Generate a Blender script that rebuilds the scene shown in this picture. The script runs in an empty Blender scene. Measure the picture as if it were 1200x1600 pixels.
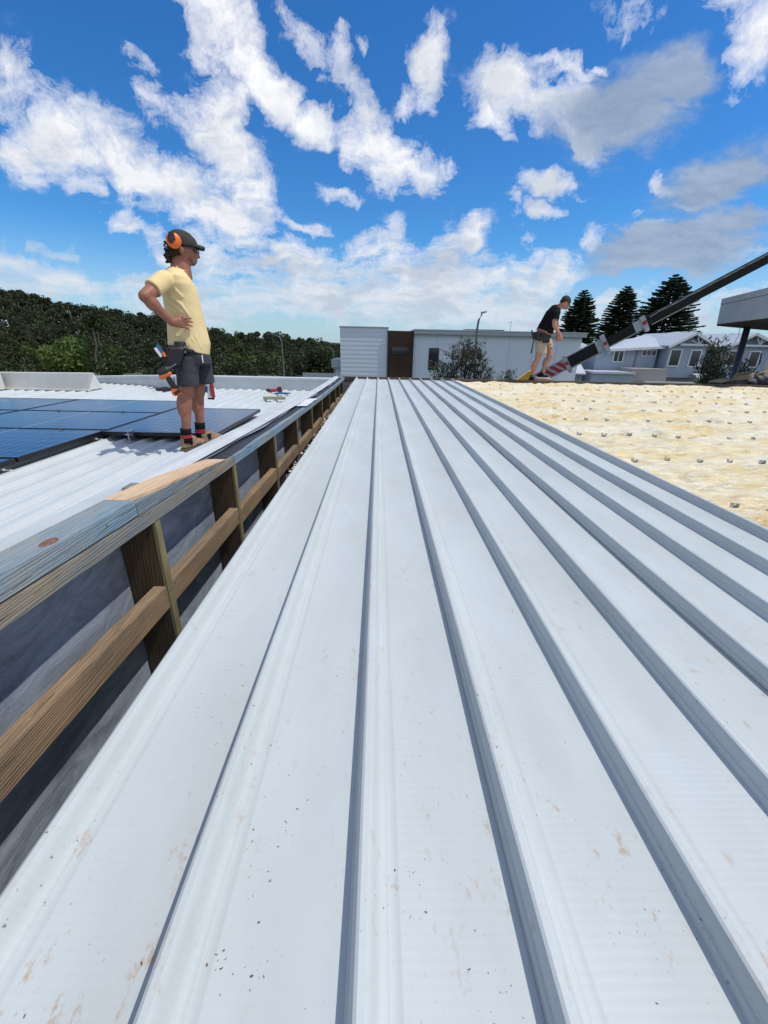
import bpy, bmesh, math, random
import numpy as np
from mathutils import Vector, Matrix, noise
random.seed(7); rng = np.random.default_rng(7)
SC = bpy.context.scene
COL = SC.collection
PI = math.pi
V = Vector
# ------------------------------------------------------------------ camera
FPX, PITCH, ROLL, YAW, CAM_H = 640, math.radians(22.27), math.radians(1.24), math.radians(1.13), .72
def ray(px, py):
    x = (px-600)/FPX; y = -(py-800)/FPX
    c, s = math.cos(ROLL), math.sin(ROLL)
    x, y = x*c-y*s, x*s+y*c
    Y = math.cos(PITCH)+y*math.sin(PITCH); Z = -math.sin(PITCH)+y*math.cos(PITCH)
    c, s = math.cos(YAW), math.sin(YAW)
    return V((x*c+Y*s, -x*s+Y*c, Z))
EYE = V((0, 0, CAM_H))
def atY(px, py, Y): r = ray(px, py); return EYE+r*(Y/r.y)
def atZ(px, py, z): r = ray(px, py); return EYE+r*((z-CAM_H)/r.z)
cam = bpy.data.cameras.new('camera'); camo = bpy.data.objects.new('camera', cam); COL.objects.link(camo)
f0 = ray(600, 800); rx = (ray(601, 800)-f0)*FPX; up = (ray(600, 799)-f0)*FPX
camo.matrix_world = Matrix(((rx.x, up.x, -f0.x, EYE.x), (rx.y, up.y, -f0.y, EYE.y), (rx.z, up.z, -f0.z, EYE.z), (0, 0, 0, 1)))
cam.lens = 36*FPX/1600; cam.sensor_width = 36; cam.clip_start = .02; cam.clip_end = 3000
SC.camera = camo
SC.render.resolution_x = 768; SC.render.resolution_y = 1024
SC.view_settings.view_transform = 'Standard'; SC.view_settings.look = 'None'
SC.view_settings.exposure = 0; SC.view_settings.gamma = 1
SC.render.engine = 'CYCLES'
SC.cycles.max_bounces = 6; SC.cycles.use_denoising = True
# ------------------------------------------------------------------ sun + sky
SUN = V((.47, -.07, .88)).normalized()
sl = bpy.data.lights.new('sun', 'SUN'); sl.energy = 3.15; sl.angle = math.radians(.5); sl.color = (1, .955, .89)
so = bpy.data.objects.new('sun', sl); COL.objects.link(so)
so.rotation_euler = SUN.to_track_quat('Z', 'Y').to_euler(); so.location = (5, 5, 20)
world = bpy.data.worlds.new('World'); SC.world = world; world.use_nodes = True
class NT:
    def __init__(s, tree): s.t = tree; s.n = tree.nodes; s.l = tree.links
    def new(s, kind, **kw):
        n = s.n.new(kind)
        for k, v in kw.items(): setattr(n, k, v)
        return n
    def inp(s, node, idx, v):
        if v is None: return
        if hasattr(v, 'is_linked') or isinstance(v, bpy.types.NodeSocket): s.l.new(v, node.inputs[idx])
        else: node.inputs[idx].default_value = v
    def math(s, op, a, b=None, c=None, clamp=False):
        n = s.new('ShaderNodeMath', operation=op, use_clamp=clamp)
        s.inp(n, 0, a); s.inp(n, 1, b); s.inp(n, 2, c); return n.outputs[0]
    def vmath(s, op, a, b=None, scale=None):
        n = s.new('ShaderNodeVectorMath', operation=op)
        s.inp(n, 0, a); s.inp(n, 1, b)
        if scale is not None: s.inp(n, 3, scale)
        return n.outputs['Value'] if op in ('LENGTH', 'DOT_PRODUCT') else n.outputs[0]
    def noise(s, vec, scale, detail=4, rough=.55, dist=0, col=False):
        n = s.new('ShaderNodeTexNoise'); s.inp(n, 'Vector', vec)
        n.inputs['Scale'].default_value = scale; n.inputs['Detail'].default_value = detail
        n.inputs['Roughness'].default_value = rough; n.inputs['Distortion'].default_value = dist
        return n.outputs['Color' if col else 'Fac']
    def maprange(s, v, a, b, c=0., d=1., smooth=False):
        n = s.new('ShaderNodeMapRange')
        if smooth: n.interpolation_type = 'SMOOTHSTEP'
        for i, x in enumerate((v, a, b, c, d)): s.inp(n, i, x)
        return n.outputs[0]
    def mapping(s, vec, loc=(0, 0, 0), rot=(0, 0, 0), scale=(1, 1, 1), kind='POINT'):
        n = s.new('ShaderNodeMapping', vector_type=kind); s.inp(n, 0, vec)
        n.inputs['Location'].default_value = loc; n.inputs['Rotation'].default_value = rot; n.inputs['Scale'].default_value = scale
        return n.outputs[0]
    def mix(s, fac, a, b, mode='MIX'):
        n = s.new('ShaderNodeMix', data_type='RGBA', blend_type=mode)
        s.inp(n, 0, fac); s.inp(n, 6, a if not isinstance(a, tuple) else (*a[:3], 1)); s.inp(n, 7, b if not isinstance(b, tuple) else (*b[:3], 1))
        return n.outputs[2]
def build_sky():
    T = NT(world.node_tree); T.n.clear()
    out = T.new('ShaderNodeOutputWorld'); bg = T.new('ShaderNodeBackground')
    T.l.new(bg.outputs[0], out.inputs[0])
    S = .1; bg.inputs[1].default_value = S
    sky = T.new('ShaderNodeTexSky', sky_type='NISHITA', sun_disc=False)
    sky.sun_elevation = math.asin(SUN.z); sky.sun_rotation = math.atan2(SUN.x, SUN.y)
    sky.air_density = 1.0; sky.dust_density = .3; sky.ozone_density = 2.0
    hsv = T.new('ShaderNodeHueSaturation'); hsv.inputs['Saturation'].default_value = 1.28; hsv.inputs['Value'].default_value = 1.0
    T.l.new(sky.outputs[0], hsv.inputs['Color'])
    base = T.mix(1.0, hsv.outputs[0], (.60, 1.06, 1.40), 'MULTIPLY')
    tc = T.new('ShaderNodeTexCoord'); d = tc.outputs['Generated']
    sep = T.new('ShaderNodeSeparateXYZ'); T.l.new(d, sep.inputs[0]); dz = sep.outputs[2]
    # domain-warped direction, so cloud edges tear and curl
    wn = T.noise(d, 5.0, 3, .6, col=True)
    wv = T.vmath('SCALE', T.vmath('SUBTRACT', wn, (.5, .5, .5)), scale=.13)
    wn2 = T.noise(d, 17.0, 4, .65, col=True)
    wv = T.vmath('ADD', wv, T.vmath('SCALE', T.vmath('SUBTRACT', wn2, (.5, .5, .5)), scale=.055))
    dw = T.vmath('ADD', d, wv)
    # wispy noise on the plane of the cloud deck
    den = T.math('ADD', T.math('MAXIMUM', dz, 0.), .22)
    inv = T.math('DIVIDE', 1., den)
    deck = T.vmath('SCALE', dw, scale=inv)
    n1 = T.noise(T.mapping(deck, rot=(0, 0, .6), scale=(1.0, 1.8, 1.0)), 4.6, 10, .64)
    n2 = T.noise(T.mapping(dw, rot=(.3, .2, .5), scale=(1, 1.5, 1)), 13., 12, .70)
    nn = T.math('ADD', T.math('MULTIPLY', n1, .42), T.math('MULTIPLY', n2, .58))
    def blobs(lst, acc=None):
        for (px, py, a, b, ang, w) in lst:
            c = ray(px, py); L = c.length; c = c/L
            t = ray(px+math.cos(math.radians(ang)), py+math.sin(math.radians(ang))).normalized()-c
            k = t.length; tx = t.normalized(); tx = (tx-c*tx.dot(c)).normalized(); ty = c.cross(tx)
            t2 = ray(px-math.sin(math.radians(ang)), py+math.cos(math.radians(ang))).normalized()-c
            ra = a*k*1.12; rb = b*t2.length*1.2
            M = Matrix((tx, ty, c)).transposed()
            e = M.to_euler()
            src = dw
            if acc is not None:      # a link to the running total keeps Cycles evaluating the clouds one after another
                q = T.new('ShaderNodeVectorMath', operation='MULTIPLY_ADD'); T.l.new(acc, q.inputs[0]); q.inputs[1].default_value = (1e-7,)*3; T.l.new(dw, q.inputs[2]); src = q.outputs[0]
            m = T.mapping(src, tuple(c), tuple(e), (ra, rb, .6), 'TEXTURE')
            r = T.vmath('LENGTH', m)
            g = T.maprange(r, 1.5, .0, 0., w, smooth=True)
            acc = g if acc is None else T.math('MAXIMUM', acc, g)
        return acc
    white = blobs([
        (30, 135, 55, 45, 30, .9), (85, 215, 110, 60, 30, 1.05), (190, 265, 110, 50, 28, 1.0), (20, 240, 60, 45, 10, .95), (290, 315, 110, 42, 32, 1.05),
        (375, 350, 80, 34, 30, .95), (335, 160, 42, 55, 60, 1.0), (350, 235, 55, 75, -70, 1.05), (240, 175, 50, 28, 20, .75), (400, 300, 45, 60, -60, .9),
        (330, 40, 62, 62, 10, 1.05), (400, 120, 105, 42, 38, 1.05), (490, 190, 75, 32, 22, 1.0), (590, 230, 75, 46, 38, 1.05), (660, 262, 55, 30, 10, .9),
        (470, 70, 85, 22, 52, .72), (540, 115, 60, 20, 45, .7), (570, 160, 60, 24, 60, .78), (695, 115, 28, 62, 18, 1.0), (650, 160, 28, 40, 20, .8), (705, 250, 26, 22, 0, .85),
        (800, 150, 62, 50, -10, 1.05), (775, 205, 45, 32, 30, .95), (900, 235, 46, 28, 30, .98), (855, 170, 60, 50, 0, .9), (870, 110, 60, 18, 5, .7), (925, 100, 24, 12, 10, .7),
        (852, 305, 56, 20, 10, .95), (842, 346, 30, 14, 15, .85), (805, 335, 22, 14, 60, .65), (722, 365, 34, 44, 70, .98), (700, 395, 26, 20, 0, .85), (810, 378, 20, 14, 30, .6),
        (1180, 55, 42, 66, 10, 1.0), (1150, 15, 40, 25, 0, .8), (1010, 15, 90, 26, -10, .55), (1045, 275, 26, 14, 20, .85), (1075, 308, 30, 9, 5, .8), (930, 358, 26, 22, 0, .8),
        (1030, 340, 30, 10, 5, .7), (1010, 318, 14, 8, 0, .65),
        (530, 62, 22, 18, 10, .72), (575, 80, 14, 11, 0, .65), (225, 112, 32, 16, 25, .62), (480, 357, 34, 13, 8, .72), (535, 304, 30, 14, 15, .7), (112, 285, 40, 26, 30, .7),
        (190, 350, 60, 16, 12, .85), (250, 385, 60, 20, 30, .8), (85, 385, 40, 12, 5, .6), (310, 375, 40, 20, 30, .85),
        (470, 420, 90, 34, 8, .95), (600, 385, 60, 34, -6, .95), (560, 470, 220, 46, 2, 1.1), (300, 470, 160, 40, 6, .85), (640, 430, 150, 40, 0, 1.0), (700, 440, 80, 40, 0, .98), (820, 440, 90, 44, -6, 1.0), (890, 420, 45, 26, 0, .9),
        (400, 480, 120, 28, 6, .85), (100, 430, 170, 26, 8, .78), (60, 455, 100, 20, 4, .72), (250, 440, 120, 22, 8, .75), (350, 410, 90, 30, 10, .78), (780, 485, 190, 34, 2, 1.0),
        (1130, 470, 110, 20, -6, .8), (940, 470, 80, 22, -10, .8), (1060, 500, 120, 22, 0, .8), (1180, 400, 60, 12, -5, .5)])
    grey = blobs([(950, 185, 110, 66, -12, 1.05), (1040, 135, 75, 34, -20, .95), (870, 235, 50, 22, 20, .6), (1130, 275, 120, 42, -14, 1.0), (1180, 240, 60, 50, 0, .8),
                  (1050, 378, 135, 40, 3, 1.15), (1150, 345, 80, 26, 0, .9), (560, 450, 110, 14, 4, .42), (700, 420, 60, 14, 0, .4), (960, 405, 50, 18, 0, .7), (340, 250, 30, 40, 0, .25)])
    # unseen rest of the sky: broken cloud, cover raised to brighten the ambient
    gen = T.noise(deck, 1.1, 2, .5)
    inside = T.vmath('DOT_PRODUCT', d, tuple(ray(600, 330).normalized()))
    outm = T.maprange(inside, .66, .5, 0., 1., smooth=True)
    genw = T.math('MULTIPLY', T.maprange(gen, .40, .56, 0., 1., smooth=True), outm)
    wtot = T.math('MAXIMUM', white, genw)
    ns = T.math('MULTIPLY', T.math('SUBTRACT', nn, .5), 3.4)
    aw = T.maprange(T.math('ADD', wtot, ns), .27, 1.02, 0., 1.)
    aw = T.math('POWER', T.math('MAXIMUM', aw, 0.), .85)
    aw = T.math('MULTIPLY', aw, T.maprange(wtot, .0, .45, 0., 1., smooth=True))
    ns2 = T.math('MULTIPLY', T.math('SUBTRACT', n1, .5), 1.3)
    ag = T.maprange(T.math('ADD', grey, ns2), .16, .80, 0., .95, smooth=True)
    # cloud shade: thick middles greyer, sunny rims white
    n3 = T.noise(T.mapping(deck, loc=(.13, .09, 0)), 3.0, 6, .6)
    sh = T.maprange(T.math('ADD', n3, T.math('MULTIPLY', aw, .1)), .50, .74, 0., .6, smooth=True)
    low = T.maprange(dz, .16, .40, .34, 0., smooth=True)
    cw = T.mix(T.math('ADD', sh, low, clamp=True), (10.2, 10.2, 10.4), (5.3, 5.9, 6.9))
    cg = T.mix(T.maprange(n1, .35, .7), (2.7, 3.6, 5.1), (4.1, 5.0, 6.5))
    c = T.mix(aw, base, cw)
    c = T.mix(ag, c, cg)
    # pale band near the horizon
    hz = T.maprange(dz, .0, .20, .62, 0., smooth=True)
    c = T.mix(hz, c, (5.0, 6.2, 7.6))
    T.l.new(c, bg.inputs[0])
build_sky()
world.cycles.sampling_method = 'MANUAL'; world.cycles.sample_map_resolution = 512
# ------------------------------------------------------------------ materials
MATS = {}
def mat(name, col, rough=.6, metal=0., col2=None, scale=(6, 6, 6), nscale=1., lo=.35, hi=.65, bump=0., bscale=40., spec=.5, detail=5, dist=0., coat=0.):
    if name in MATS: return MATS[name]
    m = bpy.data.materials.new(name); m.use_nodes = True; T = NT(m.node_tree)
    b = T.n['Principled BSDF']; b.inputs['Roughness'].default_value = rough; b.inputs['Metallic'].default_value = metal
    b.inputs['Specular IOR Level'].default_value = spec; b.inputs['Coat Weight'].default_value = coat
    tc = T.new('ShaderNodeTexCoord').outputs['Object']
    if col2 is None: col2 = tuple(c*.86 for c in col)
    v = T.mapping(tc, scale=scale)
    n = T.noise(v, nscale, detail, .6, dist)
    c = T.mix(T.maprange(n, lo, hi), (*col, 1), (*col2, 1))
    T.l.new(c, b.inputs['Base Color'])
    if bump:
        bn = T.new('ShaderNodeBump'); bn.inputs['Strength'].default_value = bump; bn.inputs['Distance'].default_value = .01
        T.l.new(T.noise(v, bscale, 4), bn.inputs['Height']); T.l.new(bn.outputs[0], b.inputs['Normal'])
    MATS[name] = m
    return m
def wood(name, a, b, c, rough=.75, fine=1., knots=True, axis='Y', gscale=1.):
    """weathered sawn timber: long grain, growth-ring bands, cracks."""
    m = bpy.data.materials.new(name); m.use_nodes = True; T = NT(m.node_tree)
    p = T.n['Principled BSDF']; p.inputs['Roughness'].default_value = rough; p.inputs['Specular IOR Level'].default_value = .25
    tc = T.new('ShaderNodeTexCoord').outputs['Object']
    s = {'Y': (1, .045, 1), 'Z': (1, 1, .05), 'X': (.05, 1, 1)}[axis]
    v = T.mapping(tc, scale=tuple(x*gscale for x in s))
    blot = T.noise(T.mapping(tc, scale=tuple((x*.6+.4)*gscale for x in s)), 7, 5, .6)
    g1 = T.noise(v, 90, 6, .65, .3)
    wv = T.new('ShaderNodeTexWave', wave_type='BANDS', bands_direction='Z'); T.l.new(T.mapping(v, rot=(0, .6, 0)), wv.inputs[0])
    wv.inputs['Scale'].default_value = 45; wv.inputs['Distortion'].default_value = 7; wv.inputs['Detail'].default_value = 3
    c1 = T.mix(T.maprange(blot, .36, .64), a, b)
    c1 = T.mix(T.math('MULTIPLY', T.maprange(g1, .42, .74), .60), c1, c)
    c1 = T.mix(T.math('MULTIPLY', wv.outputs[1], .30), c1, c)
    crack = T.maprange(T.noise(v, 150, 3, .5), .29, .35, 1., 0.)
    c1 = T.mix(T.math('MULTIPLY', crack, .5), c1, tuple(x*.25 for x in c))
    T.l.new(c1, p.inputs['Base Color'])
    bn = T.new('ShaderNodeBump'); bn.inputs['Strength'].default_value = .6; bn.inputs['Distance'].default_value = .004
    T.l.new(T.math('SUBTRACT', g1, T.math('ADD', T.math('MULTIPLY', wv.outputs[1], .3), crack)), bn.inputs['Height']); T.l.new(bn.outputs[0], p.inputs['Normal'])
    MATS[name] = m; return m
def roof_mat(name, col, dirt=1., rough=.48, flute=True):
    m = bpy.data.materials.new(name); m.use_nodes = True; T = NT(m.node_tree)
    b = T.n['Principled BSDF']; b.inputs['Specular IOR Level'].default_value = .28
    tc = T.new('ShaderNodeTexCoord').outputs['Object']
    big = T.noise(tc, 1.6, 5, .6)
    c = T.mix(T.maprange(T.noise(T.mapping(tc, scale=(2.2, .8, 1)), 1.6, 6, .65), .35, .68), col, tuple(x*y for x, y in zip(col, (.88, .875, .85))))
    if dirt:
        zone = T.maprange(T.noise(tc, 2.3, 2, .5), .42, .56, 0., 1.)
        sp = T.sep = T.new('ShaderNodeSeparateXYZ'); T.l.new(tc, sp.inputs[0])
        near = T.maprange(sp.outputs[1], .3, 2.2, 1., .25)
        smear = T.maprange(T.noise(T.mapping(tc, scale=(1., .55, 1)), 30, 6, .78), .575, .68, 0., .78)
        c = T.mix(T.math('MULTIPLY', T.math('MULTIPLY', smear, zone), T.math('MULTIPLY', near, dirt)), c, (.40, .27, .16))
        scuff = T.maprange(T.noise(T.mapping(tc, scale=(9, 1.1, 1)), 6, 5, .7), .62, .80, 0., .16)
        c = T.mix(T.math('MULTIPLY', scuff, zone), c, (.36, .36, .33))
        spk = T.maprange(T.noise(tc, 130, 2, .5), .70, .74, 0., .8)
        c = T.mix(T.math('MULTIPLY', spk, T.maprange(T.noise(tc, 5, 1), .45, .62)), c, (.12, .085, .06))
    T.l.new(c, b.inputs['Base Color'])
    T.l.new(T.maprange(T.noise(tc, 9, 4), .3, .7, rough-.05, rough+.12), b.inputs['Roughness'])
    if flute:
        w = T.new('ShaderNodeTexWave', wave_type='BANDS', bands_direction='Y'); T.l.new(tc, w.inputs[0])
        w.inputs['Scale'].default_value = 26; w.inputs['Distortion'].default_value = .6; w.inputs['Detail'].default_value = 1
        bn = T.new('ShaderNodeBump'); bn.inputs['Strength'].default_value = .13; bn.inputs['Distance'].default_value = .002
        h = T.math('ADD', T.math('MULTIPLY', w.outputs[1], T.maprange(big, .35, .65, .2, 1.)), T.math('MULTIPLY', T.noise(T.mapping(tc, scale=(1, .35, 1)), 9, 2), 7.))
        T.l.new(h, bn.inputs['Height']); T.l.new(bn.outputs[0], b.inputs['Normal'])
    MATS[name] = m; return m
ROOF = roof_mat('painted_steel_roof', (.505, .545, .550))
ROOF2 = roof_mat('lower_roof_steel', (.555, .595, .605), dirt=.25)
WHITE = mat('white_painted_metal', (.58, .61, .62), .5, bump=.0, nscale=.5)
CREAM = mat('cream_trim', (.62, .62, .58), .45, nscale=.4)
BLUEWOOD = wood('blue_treated_timber', (.17, .25, .30), (.27, .255, .22), (.085, .13, .17))
GREYWOOD = wood('weathered_plate_timber', (.22, .23, .22), (.33, .26, .17), (.10, .13, .15))
BLUETOP = wood('blue_top_face_timber', (.20, .31, .39), (.32, .33, .31), (.09, .16, .22))
TANWOOD = wood('tan_nogging_timber', (.36, .245, .145), (.21, .165, .115), (.12, .088, .058))
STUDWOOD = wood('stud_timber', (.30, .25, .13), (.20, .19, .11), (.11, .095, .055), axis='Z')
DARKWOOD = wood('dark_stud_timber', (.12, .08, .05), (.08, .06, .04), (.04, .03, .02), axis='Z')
FRESH = wood('fresh_cut_pine', (.68, .52, .34), (.60, .40, .25), (.52, .33, .20), gscale=.6)
EDGEWOOD = wood('edge_timber', (.11, .085, .06), (.16, .12, .08), (.06, .045, .035), axis='X')
STEEL = mat('galvanised_steel', (.48, .50, .52), .38, .9, nscale=4)
BLACK = mat('black_plastic', (.018, .018, .02), .5)
BLACKFAB = mat('black_fabric', (.009, .009, .011), .95, bump=.3, spec=.15)
RED = mat('red_plastic', (.42, .03, .035), .45)
ORANGE = mat('orange_plastic', (.85, .17, .02), .42)
BLUEP = mat('blue_plastic', (.03, .13, .30), .5)
SKIN = mat('tanned_skin', (.34, .140, .085), .55, col2=(.26, .10, .062), nscale=3, bump=.08)
SKIN2 = mat('fair_tanned_skin', (.44, .22, .15), .55, col2=(.36, .17, .12), nscale=3)
SHIRT = mat('pale_yellow_cotton', (.77, .61, .31), .85, col2=(.75, .585, .29), nscale=1.2, bump=.12, bscale=14)
SHORTS = mat('charcoal_denim', (.050, .052, .064), .9, col2=(.032, .033, .042), nscale=2, bump=.3)
BEIGE = mat('beige_shorts', (.46, .38, .30), .9, bump=.3)
BOOT = mat('tan_suede', (.30, .20, .12), .85, col2=(.22, .14, .085), nscale=4)
CAPM = mat('faded_black_cap', (.045, .042, .038), .88, col2=(.03, .028, .026), nscale=3)
HAIR = mat('dark_brown_hair', (.030, .018, .012), .75, bump=.8, bscale=30)
GLASSD = mat('dark_window_glass', (.025, .03, .036), .08, spec=.8, nscale=.3)
LENS = mat('dark_lens', (.01, .01, .012), .08, spec=.8)
WRAP = None
# ------------------------------------------------------------------ mesh helpers
class MB:
    def __init__(s): s.v = []; s.f = []; s.m = []; s.cur = 0
    def add(s, vs, fs):
        k = len(s.v); s.v += [tuple(x) for x in vs]; s.f += [tuple(i+k for i in f) for f in fs]; s.m += [s.cur]*len(fs); return s
    def box(s, x0, x1, y0, y1, z0, z1):
        return s.add([(x0, y0, z0), (x1, y0, z0), (x1, y1, z0), (x0, y1, z0), (x0, y0, z1), (x1, y0, z1), (x1, y1, z1), (x0, y1, z1)],
                     [(0, 3, 2, 1), (4, 5, 6, 7), (0, 1, 5, 4), (1, 2, 6, 5), (2, 3, 7, 6), (3, 0, 4, 7)])
    def hexa(s, a, b):   # two quads of points
        return s.add(list(a)+list(b), [(0, 3, 2, 1), (4, 5, 6, 7), (0, 1, 5, 4), (1, 2, 6, 5), (2, 3, 7, 6), (3, 0, 4, 7)])
    def obox(s, p, q, w, h, up=V((0, 0, 1)), w2=None, h2=None):
        p = V(p); q = V(q); d = (q-p).normalized(); r = d.cross(up).normalized(); u = r.cross(d)
        w2 = w if w2 is None else w2; h2 = h if h2 is None else h2
        def ring(c, w, h): return [c-r*w/2-u*h/2, c+r*w/2-u*h/2, c+r*w/2+u*h/2, c-r*w/2+u*h/2]
        return s.hexa(ring(p, w, h), ring(q, w2, h2))
    def tube(s, pts, rad, n=8, cap=True):
        pts = [V(p) for p in pts]; rs = rad if isinstance(rad, (list, tuple)) else [rad]*len(pts)
        vs = []; fs = []
        for i, p in enumerate(pts):
            d = (pts[min(i+1, len(pts)-1)]-pts[max(i-1, 0)]).normalized()
            a = V((0, 0, 1)) if abs(d.z) < .9 else V((1, 0, 0))
            r = d.cross(a).normalized(); u = r.cross(d)
            for k in range(n):
                t = 2*PI*k/n; vs.append(p+(r*math.cos(t)+u*math.sin(t))*rs[i])
        for i in range(len(pts)-1):
            for k in range(n):
                a = i*n+k; b = i*n+(k+1) % n; fs.append((a, b, b+n, a+n))
        if cap: fs.append(tuple(range(n))[::-1]); fs.append(tuple(range((len(pts)-1)*n, len(pts)*n)))
        return s.add(vs, fs)
    def loft(s, rings, n=20):
        """rings: (centre, u, v) half axis vectors; closed with flat caps."""
        vs = []; fs = []
        for c, u, v in rings:
            for k in range(n):
                t = 2*PI*k/n; vs.append(V(c)+V(u)*math.cos(t)+V(v)*math.sin(t))
        for i in range(len(rings)-1):
            for k in range(n):
                a = i*n+k; b = i*n+(k+1) % n; fs.append((a, b, b+n, a+n))
        fs.append(tuple(range(n))[::-1]); fs.append(tuple(range((len(rings)-1)*n, len(rings)*n)))
        return s.add(vs, fs)
    def capsule(s, p, q, r1, r2, n=14):
        p = V(p); q = V(q); d = (q-p).normalized(); pts = []; rs = []
        for k in (0, .25, .5, .75): a = PI/2*(1-k); pts.append(p-d*r1*math.sin(a)); rs.append(max(r1*math.cos(a), r1*.02))
        pts.append(p); rs.append(r1); pts.append(q); rs.append(r2)
        for k in (.25, .5, .75, 1.): a = PI/2*k; pts.append(q+d*r2*math.sin(a)); rs.append(max(r2*math.cos(a), r2*.02))
        return s.tube(pts, rs, n)
    def ell(s, c, a, b, cc, n=16, m=10):
        """ellipsoid with axis vectors a, b, cc."""
        c = V(c); a = V(a); b = V(b); cc = V(cc); vs = [c-cc]; fs = []
        for i in range(1, m):
            t = -PI/2+PI*i/m
            for k in range(n): p = 2*PI*k/n; vs.append(c+cc*math.sin(t)+(a*math.cos(p)+b*math.sin(p))*math.cos(t))
        vs.append(c+cc); e = len(vs)-1
        for k in range(n): fs.append((0, 1+(k+1) % n, 1+k)); fs.append((e, 1+(m-2)*n+k, 1+(m-2)*n+(k+1) % n))
        for i in range(m-2):
            for k in range(n): q = 1+i*n+k; r = 1+i*n+(k+1) % n; fs.append((q, r, r+n, q+n))
        return s.add(vs, fs)
    def build(s, name, mats, parent=None, smooth=False, bevel=0., origin=None, recalc=True):
        if not isinstance(mats, (list, tuple)): mats = [mats]
        if parent is not None:
            r = parent
            while r.parent: r = r.parent
            o0 = V(r.location)
        elif origin is not None: o0 = V(origin)
        else:
            a = np.array(s.v); lo = a.min(0); hi = a.max(0); o0 = V(((lo[0]+hi[0])/2, (lo[1]+hi[1])/2, lo[2]))
        me = bpy.data.meshes.new(name)
        me.from_pydata([tuple(V(v)-o0) for v in s.v], [], s.f)
        for m in mats: me.materials.append(m)
        if len(mats) > 1: me.polygons.foreach_set('material_index', s.m)
        if recalc and len(s.f) < 60000:
            bm = bmesh.new(); bm.from_mesh(me); bmesh.ops.recalc_face_normals(bm, faces=bm.faces)
            if bevel:
                bmesh.ops.remove_doubles(bm, verts=bm.verts, dist=1e-5)
                bmesh.ops.bevel(bm, geom=[e for e in bm.edges if len(e.link_faces) == 2 and e.calc_face_angle(0) > .6], offset=bevel, segments=2, affect='EDGES', clamp_overlap=True)
            bm.to_mesh(me); bm.free()
        if smooth: me.polygons.foreach_set('use_smooth', [True]*len(me.polygons))
        o = bpy.data.objects.new(name, me); COL.objects.link(o)
        if parent is not None:
            o.parent = parent
        else: o.location = o0
        return o
def tag(o, label=None, cat=None, group=None, kind=None):
    for k, v in (('label', label), ('category', cat), ('group', group), ('kind', kind)):
        if v: o[k] = v
    return o
def thing(name, loc, label, cat, group=None):
    o = bpy.data.objects.new(name, None); COL.objects.link(o); o.location = loc; o.empty_display_size = .1
    return tag(o, label, cat, group)
def struct_root(name, loc=(0, 0, 0)):
    o = bpy.data.objects.new(name, None); COL.objects.link(o); o.location = loc; o['kind'] = 'structure'; return o
def put(me, name, loc, parent=None, rot=None):
    o = bpy.data.objects.new(name, me); COL.objects.link(o)
    if parent is not None:
        o.parent = parent; o.location = V(loc)-V(parent.location)
    else: o.location = loc
    if rot: o.rotation_euler = rot
    return o
def quads_mesh(name, P, mats, midx=None, parent=None, origin=(0, 0, 0)):
    """P: (n,4,3) array of quads -> one mesh object, fast."""
    n = len(P); me = bpy.data.meshes.new(name)
    me.vertices.add(n*4); me.vertices.foreach_set('co', (P.reshape(-1, 3)-np.array(origin)).astype(np.float32).ravel())
    me.loops.add(n*4); me.loops.foreach_set('vertex_index', np.arange(n*4, dtype=np.int32))
    me.polygons.add(n); me.polygons.foreach_set('loop_start', np.arange(0, n*4, 4, dtype=np.int32))
    me.polygons.foreach_set('loop_total', np.full(n, 4, dtype=np.int32))
    for m in mats: me.materials.append(m)
    if midx is not None: me.polygons.foreach_set('material_index', midx.astype(np.int32))
    me.update(calc_edges=True); me.validate()
    o = bpy.data.objects.new(name, me); COL.objects.link(o)
    if parent is not None: o.parent = parent
    else: o.location = origin
    return o
# ------------------------------------------------------------------ ground, hill
def terrain_h(x, y):
    # flat ground at -4.6, rising to the wooded hill on the left
    t = max(0., min(1., (y-68)/60.)); t = t*t*(3-2*t)
    left = max(0., -x+6)
    top = .00012*left*left+.012*left
    return -4.6+t*min(top, 38)
def build_ground():
    nx, ny = 90, 70; mb = MB(); vs = []
    xs = [-1200+i*0 for i in range(0)]
    X = np.concatenate([np.linspace(-1200, -220, 8), np.linspace(-200, 60, 66), np.linspace(80, 1200, 10)])
    Yy = np.concatenate([np.linspace(-300, 40, 6), np.linspace(50, 220, 50), np.linspace(260, 2500, 8)])
    for y in Yy:
        for x in X:
            h = terrain_h(max(x, -200), min(y, 150))+ (noise.noise((x*.05, y*.05, 0))*.8 if y > 75 else 0)
            vs.append((x, y, h))
    w = len(X); fs = [(j*w+i, j*w+i+1, (j+1)*w+i+1, (j+1)*w+i) for j in range(len(Yy)-1) for i in range(w-1)]
    g = mat('grassy_ground', (.060, .085, .030), .95, col2=(.11, .10, .06), nscale=.02, scale=(1, 1, 1))
    mb.add(vs, fs).build('ground', g, smooth=True, origin=(0, 0, -4.6)).__setitem__('kind', 'structure')
    MB().box(-40, 60, 14.5, 24, -4.62, -4.58).build('road', mat('asphalt', (.05, .05, .052), .9, nscale=2)).__setitem__('kind', 'structure')
build_ground()
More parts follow.
